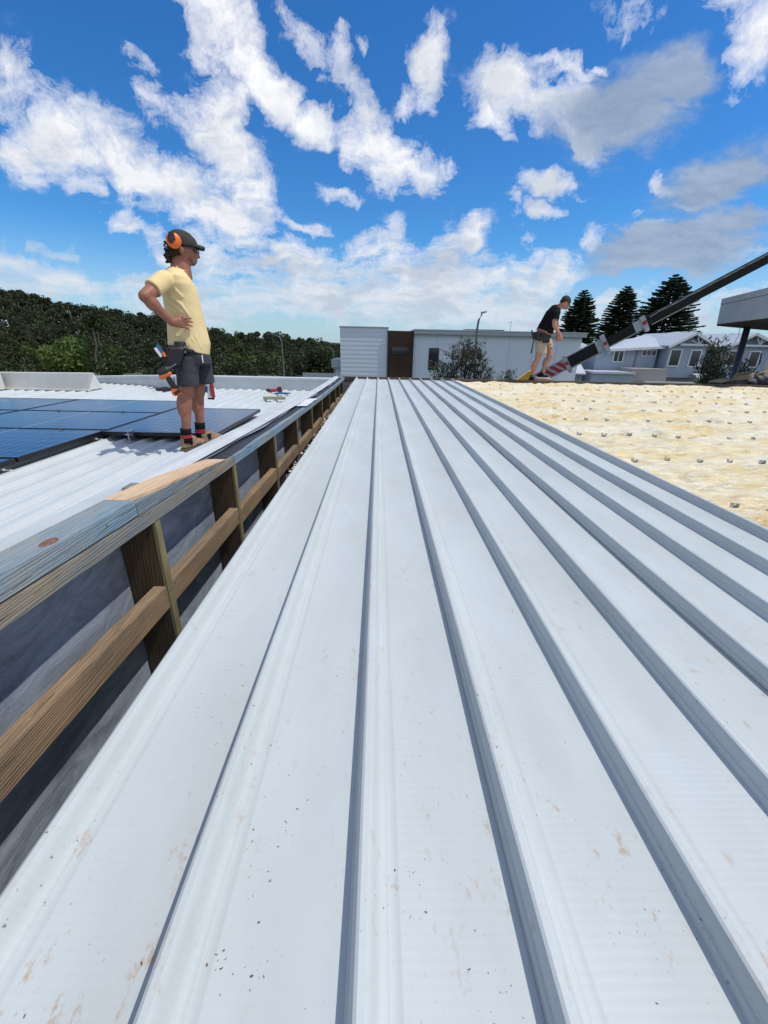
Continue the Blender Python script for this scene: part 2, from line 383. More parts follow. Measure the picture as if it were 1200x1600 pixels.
# ------------------------------------------------------------------ foliage
def leaf_mat(name, c1, c2):
    m = bpy.data.materials.new(name); m.use_nodes = True; T = NT(m.node_tree); b = T.n['Principled BSDF']
    b.inputs['Roughness'].default_value = .6; b.inputs['Specular IOR Level'].default_value = .25
    geo = T.new('ShaderNodeNewGeometry'); tc = T.new('ShaderNodeTexCoord').outputs['Object']
    f = T.math('ADD', T.math('MULTIPLY', geo.outputs['Random Per Island'], .55), T.math('MULTIPLY', T.maprange(T.noise(tc, .35, 3), .3, .7), .5), clamp=True)
    c = T.mix(f, c1, c2); T.l.new(c, b.inputs['Base Color'])
    tr = T.new('ShaderNodeBsdfTranslucent'); T.l.new(c, tr.inputs[0]); mx = T.new('ShaderNodeMixShader'); mx.inputs[0].default_value = .22
    out = T.n['Material Output']; T.l.new(b.outputs[0], mx.inputs[1]); T.l.new(tr.outputs[0], mx.inputs[2]); T.l.new(mx.outputs[0], out.inputs[0])
    MATS[name] = m; return m
L_DARK = leaf_mat('leaf_dark', (.016, .024, .010), (.050, .062, .025))
L_MID = leaf_mat('leaf_mid', (.022, .036, .012), (.066, .088, .032))
L_BRIGHT = leaf_mat('leaf_bright', (.055, .095, .02), (.13, .19, .045))
L_PINE = leaf_mat('leaf_pine', (.026, .050, .026), (.075, .115, .058))
L_SHRUB = leaf_mat('leaf_shrub', (.030, .042, .022), (.095, .105, .060))
BARK = mat('pale_bark', (.30, .27, .23), .9, col2=(.17, .14, .11), nscale=1.5)
DBARK = mat('dark_bark', (.07, .055, .04), .9)
def leaf_quads(centers, size, flat=.0):
    n = len(centers)
    a = rng.normal(size=(n, 3)); a[:, 2] *= (1-flat); a /= np.linalg.norm(a, axis=1)[:, None]
    b = rng.normal(size=(n, 3)); b -= (b*a).sum(1)[:, None]*a; b /= np.linalg.norm(b, axis=1)[:, None]
    s = size*(.6+.8*rng.random((n, 1))); a = a*s; b = b*s*.6
    c = centers
    return np.stack([c-a, c+b*.9-a*.1, c+a, c-b*.9+a*.1], axis=1)
def crown_points(c, rad, n, lobes=7, squash=.75):
    c = np.array(c); P = []
    ls = []
    for k in range(lobes):
        d = rng.normal(size=3); d /= np.linalg.norm(d); d[2] = d[2]*.8+.1
        ls.append((c+d*rad*np.array([.62, .62, .55*squash/.75]), rad*(.34+.26*rng.random())))
    ls.append((c, rad*.6)); per = n//len(ls)
    for lc, lr in ls:
        d = rng.normal(size=(per, 3)); d /= np.linalg.norm(d, axis=1)[:, None]
        r = lr*(.55+.5*rng.random((per, 1))**.6)
        P.append(lc+d*r*np.array([1, 1, squash]))
    return np.concatenate(P)
SKYX = [(-260, 350), (-100, 420), (0, 452), (50, 460), (100, 473), (150, 482), (200, 488), (260, 498), (330, 517), (380, 522), (440, 526), (530, 540), (640, 546), (1300, 556)]
def sky_y(px):
    for (a, b), (c, d) in zip(SKYX, SKYX[1:]):
        if a <= px <= c: return b+(d-b)*(px-a)/(c-a)
    return SKYX[0][1] if px < SKYX[0][0] else SKYX[-1][1]
def project(p):
    d = V(p)-EYE; f = f0.normalized(); 
    zc = d.dot(f); return 600+FPX*d.dot(rx)/zc/rx.length**2*1.0, 800-FPX*d.dot(up)/zc/up.length**2
def build_forest():
    quads = []; mi = []; trunks = MB(); nt = 0
    Y = 72.
    while Y < 165:
        step = 3.0+.018*(Y-72); x = -Y*1.25-12
        while x < (18 if Y < 110 else 45):
            xx = x+random.uniform(-1.4, 1.4); yy = Y+random.uniform(-1.6, 1.6)
            px, py = project((xx, yy, 0.)); ys = sky_y(px)
            # tree tops climb from the front row to the skyline along the hill
            t = max(0., min(1., (yy-72)/70.))
            yb = 574-.12*max(0, 560-ys)
            ytop = yb+(ys-3-yb)*(t**.75)-random.uniform(-4, 3.)*(1 if t < .95 else 1.3)
            ztop = atY(px, ytop, yy).z
            rad = random.uniform(1.5, 2.8)
            if t > .75: rad *= random.choice((.7, .9, 1.1))
            n = int(470 if xx > -Y*1.05 else 120)
            c = (xx, yy, ztop-rad*.8)
            pts = crown_points(c, rad, n, 7, random.uniform(.65, 1.0))
            quads.append(leaf_quads(pts, .17+.0009*yy)); k = 0 if random.random() < .62 else 1
            if random.random() < .05: k = 2
            mi.append(np.where(rng.random(len(pts)) < .2, 1-min(k, 1), k))
            if t > .45 or random.random() < .5:     # a lower tier so no gap shows the ground
                pts = crown_points((xx+random.uniform(-1, 1), yy-.8, ztop-rad*2.2), rad*1.0, 190, 6); quads.append(leaf_quads(pts, .38)); mi.append(np.full(len(pts), 0))
            if random.random() < .45:
                lean = random.uniform(-.6, .6); zb = ztop-rad*.5
                trunks.tube([(xx, yy-1.6, zb-9), (xx+lean*.4, yy-1.5, zb-4), (xx+lean, yy-1.2, zb)], [.16, .12, .05], 5)
            x += step*random.uniform(.8, 1.2)
        Y += 4.0+.03*(Y-72)
    P = np.concatenate(quads); M = np.concatenate(mi)
    r = quads_mesh('forest', P, [L_DARK, L_MID, L_BRIGHT], M); r['kind'] = 'stuff'
    t = trunks.build('forest_trunks', BARK); t['kind'] = 'stuff'
    # dark understorey bank so the slope never shows through bare
build_forest()
def tree(name, base, top, rad, n, lmat, label, cat, group=None, size=.3, squash=.9, bark=None, tr=.18, lobes=9):
    r = thing(name, base, label, cat, group); b = V(base); t = V(top)
    c = t-V((0, 0, rad*squash*.9))
    mb = MB(); mid = b.lerp(c, .5)+V((.3, 0, 0))
    mb.tube([b, mid, c], [tr, tr*.75, tr*.3], 7)
    for k in range(6):
        a = k*1.05; mb.tube([mid.lerp(c, .2+.1*k), c+V((math.cos(a)*rad*.6, math.sin(a)*rad*.6, rad*.25*(k % 3-.6)))], [tr*.4, tr*.12], 5)
    mb.build('trunk', bark or DBARK, r)
    pts = crown_points(c, rad, n, lobes, squash)
    quads_mesh('crown', leaf_quads(pts, size), [lmat], parent=r, origin=base)
    return r
def trees():
    p = atY(92, 530, 66); tree('tree', (p.x, p.y, -4.6), (p.x, p.y, atY(92, 527, 66).z), 3.6, 3600, L_BRIGHT, 'bright green rounded tree at the foot of the dark wooded hill', 'tree', size=.26)
    p = atY(492, 540, 64); tree('tree', (p.x, p.y, -4.6), (p.x, p.y, atY(488, 548, 64).z), 3.6, 3200, L_DARK, 'very dark dense tree just left of the white building', 'tree', size=.26, squash=.75)
    p = atY(172, 568, 64); tree('tree', (p.x, p.y, -4.6), (p.x, p.y, atY(172, 561, 64).z), 2.2, 1600, L_MID, 'small mid green tree right of the bright rounded tree', 'tree', size=.24)
    # pale gum with a bare visible trunk on the hillside
    b = atY(150, 575, 74); r = thing('gum_tree', (b.x, b.y, -4.6), 'gum tree with bare pale forked trunk on the wooded hillside', 'tree')
    a = [atY(152, 575, 68), atY(149, 556, 68), atY(151, 540, 68), atY(147, 522, 68), atY(143, 508, 68)]
    mb = MB().tube([V((a[0].x, a[0].y, -4.6))]+a, [.2, .17, .14, .12, .09, .05], 6); mb.tube([a[1], atY(155, 535, 68), atY(152, 516, 68)], [.1, .08, .04], 5); mb.build('trunk', BARK, r)
    pts = np.concatenate([crown_points(atY(146, 500, 68), 1.5, 420, 5), crown_points(atY(156, 512, 68), 1.1, 260, 5)])
    quads_mesh('crown', leaf_quads(pts, .26), [L_MID], parent=r, origin=tuple(r.location))
trees()
def norfolk(base, top, rad, label, seed):
    rs = random.Random(seed); b = V(base); H = top-b.z
    r = thing('norfolk_pine', base, label, 'pine tree', 'norfolk pines behind the beach house')
    mb = MB().tube([b, b+V((0, 0, H*.5)), b+V((0, 0, H*.99))], [.45, .3, .05], 8)
    P = []; nw = 36
    for w in range(nw):
        t = w/(nw-1); z = b.z+H*(.12+.875*t)
        # profile: widest a third of the way up, rounded near the top
        R = max(.3, rad*min(1.03, ((1-t)*H/8.5)**.55))
        nb = 9 if R > 1.2 else 6; off = rs.random()*6
        for k in range(nb):
            a = off+2*PI*k/nb+rs.uniform(-.16, .16); Rk = R*rs.uniform(.78, 1.1)
            dx, dy = math.cos(a), math.sin(a)
            droop = -.05*Rk+rs.uniform(-.1, .1)
            tip = V((b.x+dx*Rk, b.y+dy*Rk, z+droop+.30*Rk*.35))
            mb.tube([(b.x, b.y, z), (b.x+dx*Rk*.6, b.y+dy*Rk*.6, z+droop*.8), tip], [.06, .045, .02], 4, cap=False)
            m = max(6, int(Rk*13))
            for i in range(m):
                s = .18+.84*(i+rs.random()*.6)/m; q = V((b.x+dx*Rk*s, b.y+dy*Rk*s, z+droop*s+.1*Rk*s*s))
                for side in (-1, 1):
                    wdt = .40*(1.1-.5*s)*rs.uniform(.6, 1.1)
                    d1 = V((-dy*side*wdt+dx*.25, dx*side*wdt+dy*.25, rs.uniform(.02, .22)))
                    o = V((dx*.11, dy*.11, 0)); P.append([q-o, q+o, q+d1+o*.7+V((0, 0, .06)), q+d1-o*.7])
                    P.append([q-o+V((0, 0, -.02)), q+V((0, 0, .14)), q+d1*.8+V((0, 0, .12)), q+d1*.5-V((0, 0, .07))])
    mb.build('trunk', DBARK, r)
    quads_mesh('crown', np.array([[tuple(p) for p in q] for q in P]), [L_PINE], parent=r, origin=base)
Yp = 80.
for (px, yt, hw, lab, sd) in ((914, 455, 29, 'norfolk pine behind the bent man, leftmost of the three', 3), (981, 449, 31, 'norfolk pine in the middle of the three, top above the boom', 5), (1056, 431, 42, 'tallest and broadest norfolk pine, crossed by the crane boom', 9)):
    p = atY(px, yt, Yp); w = (atY(px+hw, 520, Yp)-atY(px-hw, 520, Yp)).length/2
    norfolk((p.x, p.y, -4.6), p.z, w*1.08, lab, sd)
def shrub(px0, px1, pyt, pyb, Y, label, n_st, seed, h=None, cat='shrub'):
    rs = random.Random(seed); c = atY((px0+px1)/2, pyb, Y); r = thing('shrub', (c.x, Y, -4.6), label, cat)
    mb = MB(); P = []
    for i in range(n_st):
        u = (i+.5)/n_st+rs.uniform(-.04, .04); px = px0+(px1-px0)*u
        e = 1-abs(2*u-1)**1.6; top = pyt+(pyb-pyt)*(.55*(1-e)+rs.uniform(0, .34))
        y = Y+rs.uniform(-1, 1); t = atY(px, top, y); b0 = V((c.x+(t.x-c.x)*.45, y, -2.4))
        mid = b0.lerp(t, .6)+V((rs.uniform(-.15, .15), 0, 0))
        mb.tube([V((c.x, Y, -4.5)), b0, mid, t], [.05, .035, .022, .008], 5)
        L = (t-mid).length; m = int(26+L*26)
        for k in range(m):
            s = k/m; q = mid.lerp(t, s)+V((rs.gauss(0, .1), rs.gauss(0, .1), rs.gauss(0, .05)))
            for w in range(2):
                a = rs.random()*6.28; d = V((math.cos(a)*.13, math.sin(a)*.13, rs.uniform(.04, .15))); sd = V((-math.sin(a), math.cos(a), 0))*.024
                P.append([q, q+d*.5+sd, q+d, q+d*.5-sd])
        for k in range(8):     # side twigs
            q = b0.lerp(t, .35+.6*rs.random()); a = rs.random()*6.28; tip = q+V((math.cos(a)*.45, math.sin(a)*.45, rs.uniform(.15, .4)))
            mb.tube([q, tip], [.012, .005], 4)
            for j in range(20):
                qq = q.lerp(tip, .3+.7*rs.random())+V((rs.gauss(0, .06), rs.gauss(0, .06), rs.gauss(0, .05))); a2 = rs.random()*6.28
                d = V((math.cos(a2)*.12, math.sin(a2)*.12, rs.uniform(0, .12))); sd = V((-math.sin(a2), math.cos(a2), 0))*.026
                P.append([qq, qq+d*.5+sd, qq+d, qq+d*.5-sd])
    mb.build('stem', DBARK, r)
    quads_mesh('foliage', np.array([[tuple(p) for p in q] for q in P]), [L_SHRUB], parent=r, origin=tuple(r.location))
shrub(676, 772, 520, 610, 20, 'spiky olive green banksia shrub in front of the white building', 20, 4)
shrub(784, 806, 563, 612, 20, 'small leafy sprig right of the big shrub before the white building', 4, 6)
shrub(1092, 1150, 528, 612, 15, 'dark leafy shrub beside the leaning grey post on the right', 12, 8)
shrub(1150, 1185, 560, 612, 15.6, 'low shrub behind the coiled hose, right of the grey post', 6, 11)
# ------------------------------------------------------------------ buildings behind
BWHITE = mat('white_cladding', (.66, .72, .79), .6, col2=(.63, .69, .76), nscale=.1)
BBLUE = mat('blue_grey_weatherboard', (.34, .41, .50), .65, nscale=.5)
BGREY = mat('grey_fascia', (.40, .44, .47), .5)
BROWN = wood('brown_plank', (.085, .050, .032), (.060, .036, .026), (.035, .022, .016), axis='X', gscale=.3)
TRIM = mat('white_trim', (.74, .76, .78), .5)
ROOFW = mat('white_roof_sheet', (.50, .54, .58), .45, nscale=.6)
BLOCK = mat('concrete_block', (.36, .34, .32), .9, col2=(.27, .26, .25), nscale=3)
def siding(mb, x0, x1, y, z0, z1, board=.2, lap=.018):
    """lapped boards facing -Y between x0 and x1."""
    n = max(1, round((z1-z0)/board)); h = (z1-z0)/n
    for i in range(n):
        a = z0+i*h; b = a+h
        mb.add([(x0, y-lap, a), (x1, y-lap, a), (x1, y, b), (x0, y, b), (x0, y, a), (x1, y, a)], [(0, 1, 2, 3), (0, 4, 5, 1)])
def window_unit(par, x0, x1, y, z0, z1, trim=TRIM, fw=.09, mull=0, name='window'):
    mb = MB(); mb.box(x0-fw, x0, y-.05, y+.02, z0-fw, z1+fw); mb.box(x1, x1+fw, y-.05, y+.02, z0-fw, z1+fw)
    mb.box(x0, x1, y-.05, y+.02, z1, z1+fw); mb.box(x0, x1, y-.06, y+.02, z0-fw, z0)
    for k in range(mull): x = x0+(x1-x0)*(k+1)/(mull+1); mb.box(x-.03, x+.03, y-.045, y+.02, z0, z1)
    w = mb.build(name, trim, par)
    MB().box(x0, x1, y-.02, y+.01, z0, z1).build('pane', GLASSD, w)
def white_building():
    Y = 32.; X = lambda px, py=560: atY(px, py, Y).x; Z = lambda px, py: atY(px, py, Y).z
    xa, xb, xc, xd = X(532), X(605.5), X(644.5), X(905); zt = Z(531, 511); g = -4.6
    r = thing('commercial_building', ((xa+xd)/2, Y, g), 'long white flat roofed building with a dark brown timber clad section', 'building')
    mb = MB(); siding(mb, xa, xb, Y, -3.2, zt, .30, .010); mb.box(xa, xb, Y+.001, Y+9, g, zt-.02); mb.build('boarded_wall', BWHITE, r)
    MB().box(xa-.05, xb+.05, Y-.06, Y+9, zt, zt+.07).build('parapet_cap', BGREY, r)
    z2 = zt-.16
    tw = MB().box(xb, xc, Y-.05, Y+8.8, g, z2).build('tower_wall', BROWN, r)
    n = 21; h = (z2-.02+2.2)/n
    m0 = MB().box(xb+.03, xc-.03, Y-.085, Y-.055, 0, h-.035).build('plank', BROWN, tw, origin=None); me = m0.data
    m0.location = V((0, 0, -2.2)); 
    for k in range(1, n): o = bpy.data.objects.new('plank', me); COL.objects.link(o); o.parent = tw; o.location = V((0, 0, -2.2+k*h))
    MB().box(xb-.03, xb+.03, Y-.11, Y+.0, g, z2+.03).box(xc-.04, xc+.03, Y-.11, Y, g, z2+.03).build('corner_trim', mat('dark_trim', (.03, .03, .035), .6), r)
    window_unit(r, X(613), X(638), Y-.1, Z(625, 552), Z(625, 543), MATS['dark_trim'], .05, 0)
    zr = Z(645, 521); ze = Z(905, 530)
    zf = zr-.02
    MB().box(xc+.03, xd, Y+.1, Y+9, g, zf).build('plain_wall', BWHITE, r)
    MB().box(xc+.03, xd+.15, Y-.25, Y+9, zf, zf+.26).build('fascia', BGREY, r)
    MB().box(xc+.03, xd+.2, Y-.3, Y+9.1, zf+.26, zf+.31).build('roof_edge', WHITE, r)
    window_unit(r, X(671), X(684.5), Y+.1, Z(677, 577), Z(677, 545), MATS['dark_trim'], .05)
    window_unit(r, X(722), X(751), Y+.1, Z(736, 560), Z(736, 547), MATS['dark_trim'], .05)
    for k in range(1, 7):
        x = xc+(xd-xc)*k/7; MB().box(x-.008, x+.008, Y+.092, Y+.1, g, zf-.01).build('joint_shade_strip', mat('joint_shadow', (.34, .38, .43), .7), r)  # thin strips in darkened wall colour stand for shade in the joints
    p = atY(760, 519, Y+2)
    s = thing('solar_panel', (p.x, Y+2, zf+.31), 'dark solar array lying edge-on on the far white building roof', 'solar panel')
    MB().obox((X(729), Y+2, zf+.40), (X(791), Y+2, zf+.40), 1.2, .06).build('glass_sheet', GLASSD, s)
    for xx in (X(735), X(785)): MB().box(xx-.03, xx+.03, Y+1.5, Y+2.5, zf+.31, zf+.37).build('mount', STEEL, s)
    a = thing('antenna', (X(798), Y+1, zf+.31), 'thin television antenna on the white building roof edge', 'antenna')
    MB().tube([(X(798), Y+1, zf+.3), (X(798), Y+1, zf+1.0)], .02, 5).build('mast', STEEL, a)
    MB().tube([(X(793), Y+1, zf+.9), (X(800), Y+1, zf+.98)], .015, 4).build('crossbar', STEEL, a)
    # lean-to porch on the left flank
    b = thing('porch', (X(523), Y+1, g), 'small pale grey box porch at the left end of the white building', 'porch')
    MB().box(X(516), xa-.06, Y+.6, Y+5, Z(520, 575), Z(520, 562)).build('roof_box', BGREY, b)
    MB().box(X(521), xa-.1, Y+1.2, Y+4.8, g, Z(520, 575)).build('wall', BWHITE, b)
    f = thing('boundary_fence', (X(505), Y+14, g), 'low grey fence beneath the dark tree left of the white building', 'fence')
    MB().box(X(470, 590)*1.4, X(521)*1.4, Y+14, Y+14.1, g, atY(500, 583, Y+14).z).build('panel', BGREY, f)
white_building()
def beach_house():
    Y = 38.; X = lambda px, py=560: atY(px, py, Y).x; Z = lambda px, py: atY(px, py, Y).z; g = -4.6
    r = thing('beach_house', (X(1040), Y, g), 'blue grey weatherboard house with white gable truss and two tall windows', 'house')
    # wing on the left
    xl, xm, xr = X(940), X(1036), X(1105)
    mb = MB(); siding(mb, xl, xm, Y+1, -3.4, Z(1000, 545), .19); mb.box(xl, xm, Y+1.001, Y+9, g, Z(1000, 546)); mb.build('side_wall', BBLUE, r)
    # gable bay
    ze = Z(1050, 541)
    mb = MB(); siding(mb, X(1034, 590), X(1100), Y, Z(1060, 590), ze+.05, .17); mb.box(X(1034, 590), X(1100), Y+.001, Y+8, Z(1060, 590), ze); mb.build('bay_wall', BBLUE, r)
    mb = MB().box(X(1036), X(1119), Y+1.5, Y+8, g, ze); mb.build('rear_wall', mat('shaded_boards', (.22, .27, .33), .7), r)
    MB().box(X(1029), X(1112), Y+.4, Y+4, g, Z(1060, 590)-.01).build('lower_wall', BLOCK, r)
    # gable triangle recessed, trusswork in front
    ax, az = X(1084, 521), Z(1084, 521); lx, lz = X(1041), Z(1041, 541); rx_, rz = X(1117), Z(1117, 545)
    MB().add([(lx+.3, Y+.3, lz+.1), (rx_-.3, Y+.3, rz+.1), (ax, Y+.3, az-.15), (lx+.3, Y+.5, lz+.1), (rx_-.3, Y+.5, rz+.1), (ax, Y+.5, az-.15)], [(0, 1, 2), (5, 4, 3), (0, 3, 4, 1), (1, 4, 5, 2), (2, 5, 3, 0)]).build('gable_infill', BBLUE, r)
    c = Z(1070, 538.5)
    MB().obox((X(1054), Y-.32, c), (X(1103), Y-.32, c-.02), .06, .16).build('collar_beam', TRIM, r)
    for q in (1074, 1082.5, 1091): MB().obox((X(1082), Y-.34, c+.05), (X(q)+(ax-X(1082.5))*.6, Y-.34, az-.30-(abs(q-1082.5)*.03)), .05, .12, up=V((0, 1, 0))).build('truss_strut', TRIM, r)
    MB().obox((lx-.3, Y-.42, lz-.06), (ax, Y-.42, az), .10, .22).build('barge_board', TRIM, r)
    MB().obox((ax, Y-.42, az), (rx_+.1, Y-.42, rz-.03), .10, .22).build('barge_board', TRIM, r)
    # roofs
    def slab(pts, th, name='roof', m=ROOFW):
        pts = [V(p) for p in pts]; k = len(pts)
        MB().add(pts+[p-V((0, 0, th)) for p in pts], [tuple(range(k)), tuple(range(2*k-1, k-1, -1))]+[(i, i+k, (i+1) % k+k, (i+1) % k) for i in range(k)]).build(name, m, r)
    slab([(lx-.3, Y-.4, lz+.08), (ax, Y-.4, az+.12), (ax, Y+7, az+.12), (lx-.3, Y+7, lz+.08)], .1)
    slab([(ax, Y-.4, az+.12), (rx_+.15, Y-.4, rz+.08), (rx_+.15, Y+7, rz+.08), (ax, Y+7, az+.12)], .1)
    eL = atY(949, 545.5, Y+.5); eR = atY(1041, 541, Y+.5); tR = atY(1062, 518, Y+6); tL = atY(998, 525, Y+6)
    slab([eL, eR, tR, tL], .12); slab([eL, tL, tL+V((.1, 4, -1.)), eL+V((-.5, 9, 0))], .12)
    MB().obox(eL-V((.2, .12, .12)), eR-V((.1, .12, .12)), .14, .16).build('gutter', TRIM, r)
    slab([(rx_-.4, Y+2, rz+.1), (X(1150), Y+2, rz+.1), (X(1140), Y+7, az+.1), (X(1090), Y+7, az+.1)], .1)
    for (a, b, t, u) in ((1046, 1061, 547, 571), (1078, 1092, 548, 572)): window_unit(r, X(a), X(b), Y-.02, Z((a+b)/2, u), Z((a+b)/2, t), fw=.1)
    window_unit(r, X(1012), X(1033), Y+.98, Z(1022, 556), Z(1022, 548), mull=2, fw=.07)
    window_unit(r, X(968), X(982), Y+.98, Z(975, 565), Z(975, 549), mull=1, fw=.08)
    MB().box(X(1002.5), X(1004), Y+.93, Y+.98, g, Z(1003, 547)).build('downpipe', mat('downpipe_grey', (.16, .2, .25), .6), r)
    # low front parts
    MB().box(X(912), X(974), Y-2, Y+1, g, Z(943, 582)).build('garage_wall', BBLUE, r)
    MB().box(X(911), X(976), Y-2.2, Y+.98, Z(943, 582), Z(943, 579)).build('garage_roof', ROOFW, r)
    MB().box(X(976), X(1030), Y-1.6, Y+.38, g, Z(1003, 575)).build('block_wall', BLOCK, r)
    MB().box(X(992), X(1070), Y-2.4, Y-1.7, g, Z(1030, 594)).build('low_wall', BGREY, r)
    pb = [(X(1072), Y-2.6, Z(1072, 592)), (X(1110), Y-2.6, Z(1110, 593)), (X(1104), Y-.2, Z(1104, 583)), (X(1086), Y-.2, Z(1086, 583))]; slab(pb, .08, 'porch_roof')
    # second house to the right
    r2 = thing('beach_house', (X(1170), Y, g), 'second blue grey gabled house, partly hidden by the grey post', 'house'); r = r2
    ax, az = X(1176, 522), Z(1176, 522); lx, lz = X(1128), Z(1128, 543); rx_, rz = X(1222), Z(1222, 548)
    mb = MB(); siding(mb, X(1130), X(1200), Y, g, lz+.02, .17); mb.box(X(1130), X(1200), Y+.001, Y+7, g, lz); mb.build('wall', BBLUE, r)
    MB().add([(lx+.3, Y+.3, lz+.1), (rx_-.3, Y+.3, rz+.1), (ax, Y+.3, az-.15), (lx+.3, Y+.5, lz+.1), (rx_-.3, Y+.5, rz+.1), (ax, Y+.5, az-.15)], [(0, 1, 2), (5, 4, 3), (0, 3, 4, 1), (1, 4, 5, 2), (2, 5, 3, 0)]).build('gable_infill', BBLUE, r)
    MB().obox((lx-.2, Y-.42, lz-.04), (ax, Y-.42, az), .10, .22).build('barge_board', TRIM, r)
    MB().obox((ax, Y-.42, az), (rx_+.1, Y-.42, rz-.03), .10, .22).build('barge_board', TRIM, r)
    c = Z(1170, 540); MB().obox((X(1146), Y-.32, c), (X(1204), Y-.32, c-.03), .06, .16).build('collar_beam', TRIM, r)
    for q in (1166, 1174, 1182): MB().obox((X(1174), Y-.34, c+.05), (X(q)+.1, Y-.34, az-.30), .05, .12, up=V((0, 1, 0))).build('truss_strut', TRIM, r)
    slab([(lx-.2, Y-.4, lz+.08), (ax, Y-.4, az+.12), (ax, Y+7, az+.12), (lx-.2, Y+7, lz+.08)], .1)
    slab([(ax, Y-.4, az+.12), (rx_+.15, Y-.4, rz+.08), (rx_+.15, Y+7, rz+.08), (ax, Y+7, az+.12)], .1)
    window_unit(r, X(1170), X(1184), Y-.02, Z(1177, 573), Z(1177, 550), fw=.1)
    window_unit(r, X(1137), X(1149), Y-.02, Z(1143, 571), Z(1143, 549), fw=.1)
    # low white-roofed house on the left of the group, behind boom and bent man
    r3 = thing('low_house', (X(905), Y+6, g), 'low house with broad white metal roof behind the boom base', 'house'); r = r3
    Y2 = 36.; X2 = lambda px: atY(px, 580, Y2).x; Z2 = lambda px, py: atY(px, py, Y2).z
    MB().box(X2(858), X2(911), Y2, Y2+8, g, Z2(885, 584)).build('wall', mat('slate_wall', (.20, .25, .29), .7), r)
    slab([(X2(852), Y2-.5, Z2(855, 581)), (X2(912), Y2-.5, Z2(911, 583)), (X2(945), Y2+7, Z2(940, 552)+.3), (X2(880), Y2+7, Z2(880, 552)+.3)], .1)
    for a in (867, 879): window_unit(r, X2(a), X2(a+4), Y2-.01, Z2(a, 593), Z2(a, 585.5), MATS['dark_trim'], .04)
    r4 = thing('far_house', (X(880), Y+20, g), 'far house with pale grey hipped roof seen past the bent man', 'house'); r = r4
    Y3 = 50.; X3 = lambda px: atY(px, 550, Y3).x; Z3 = lambda px, py: atY(px, py, Y3).z
    MB().box(X3(866), X3(936), Y3+.6, Y3+7.4, g, Z3(900, 552)).build('wall', BBLUE, r)
    slab([(X3(860), Y3, Z3(860, 549)), (X3(944), Y3, Z3(944, 550)), (X3(926), Y3+4, Z3(926, 533)), (X3(872), Y3+4, Z3(872, 534))], .1, m=mat('grey_roof_sheet', (.42, .45, .48), .5))
    slab([(X3(872), Y3+4, Z3(872, 534)), (X3(926), Y3+4, Z3(926, 533)), (X3(944), Y3+8, Z3(944, 550)), (X3(860), Y3+8, Z3(860, 549))], .1, m=MATS['grey_roof_sheet'])
beach_house()
def street_lamp(pts, head, Y, label, r0=.07, hs=.5):
    P = [atY(x, y, Y) for x, y in pts]; b = V((P[0].x, Y, -4.6)); r = thing('street_lamp', b, label, 'street lamp')
    MB().tube([b, b.lerp(P[0], .5)]+P, [r0*1.4, r0*1.2]+[r0*(1-.5*i/len(P)) for i in range(len(P))], 8).build('pole', mat('lamp_grey', (.13, .15, .17), .5, nscale=.5), r, smooth=True)
    h = [atY(x, y, Y) for x, y in head]; MB().obox(h[0], h[1], .22, .10, w2=.14, h2=.05).build('lamp_head', mat('lamp_head_grey', (.22, .24, .26), .5), r, bevel=.02)
street_lamp([(741, 592), (743.5, 545), (745.5, 515), (748, 500), (753, 491)], [(752, 489), (761, 487)], 22, 'dark curved street lamp rising behind the shrub by the white building')
street_lamp([(444, 588), (442, 560), (440, 535), (437, 527), (430, 523)], [(432, 523.5), (417, 521)], 46, 'slim pale street lamp with curved arm against the wooded hill', .08)
street_lamp([(522, 580), (521.5, 555), (520, 547), (516, 543.5)], [(517, 544), (509, 541.5)], 60, 'small distant street lamp beside the left end of the white building', .07)
# ------------------------------------------------------------------ main roof
PITCHR = .234; X0 = -.030-2*PITCHR     # left foot of the leftmost rib
YF = 9.55; YN = -.55
RIB = [(0, 0), (.0032, .0115), (.0066, .0140), (.0072, .0200), (.0056, .0235), (.0085, .0335), (.0112, .0390), (.0155, .0412), (.0245, .0402), (.0285, .0370), (.0330, .0280), (.0385, .0125), (.0410, .0095), (.0475, .0088), (.0510, .0065), (.0540, .0008), (.0565, 0)]
def roof():
    root = struct_root('metal_roof')
    for k in range(3):
        prof = []
        for j in range(3):
            x = X0+(3*k+j)*PITCHR
            lift = .0022 if j == 0 and k > 0 else 0.
            prof += [(x+a-(.0025 if lift else 0), b+lift) for a, b in RIB]
            # pan: fine stiffening folds beside the ribs
            prof += [(x+.066, 0), (x+.068, .0006), (x+.071, .0006), (x+.073, 0), (x+.150, 0), (x+.205, .0)]
        xe = X0+(3*k+3)*PITCHR
        if k < 2: prof += [(xe+a, b-.0006) for a, b in RIB[:9]]
        else: prof += [(xe+a, b) for a, b in RIB[:11]]+[(xe+.028, .022)]
        ys = [YN+(YF-YN)*i/24 for i in range(25)]
        vs = []; n = len(prof)
        for y in ys:
            sag = .0012*math.sin(y*3.4+k)
            vs += [(x+.0012*math.sin(y*1.1+x*5), y, z+(sag if z < .002 else 0)) for x, z in prof]
        fs = [(i*n+j, i*n+j+1, (i+1)*n+j+1, (i+1)*n+j) for i in range(24) for j in range(n-1)]
        o = MB().add(vs, fs).build('roof_sheet', ROOF, root)
        o.data.polygons.foreach_set('use_smooth', [True]*len(o.data.polygons))
        md = o.modifiers.new('s', 'SOLIDIFY'); md.thickness = .0012; md.offset = -1
        o.data.set_sharp_from_angle(angle=math.radians(28))
    return root
roof()
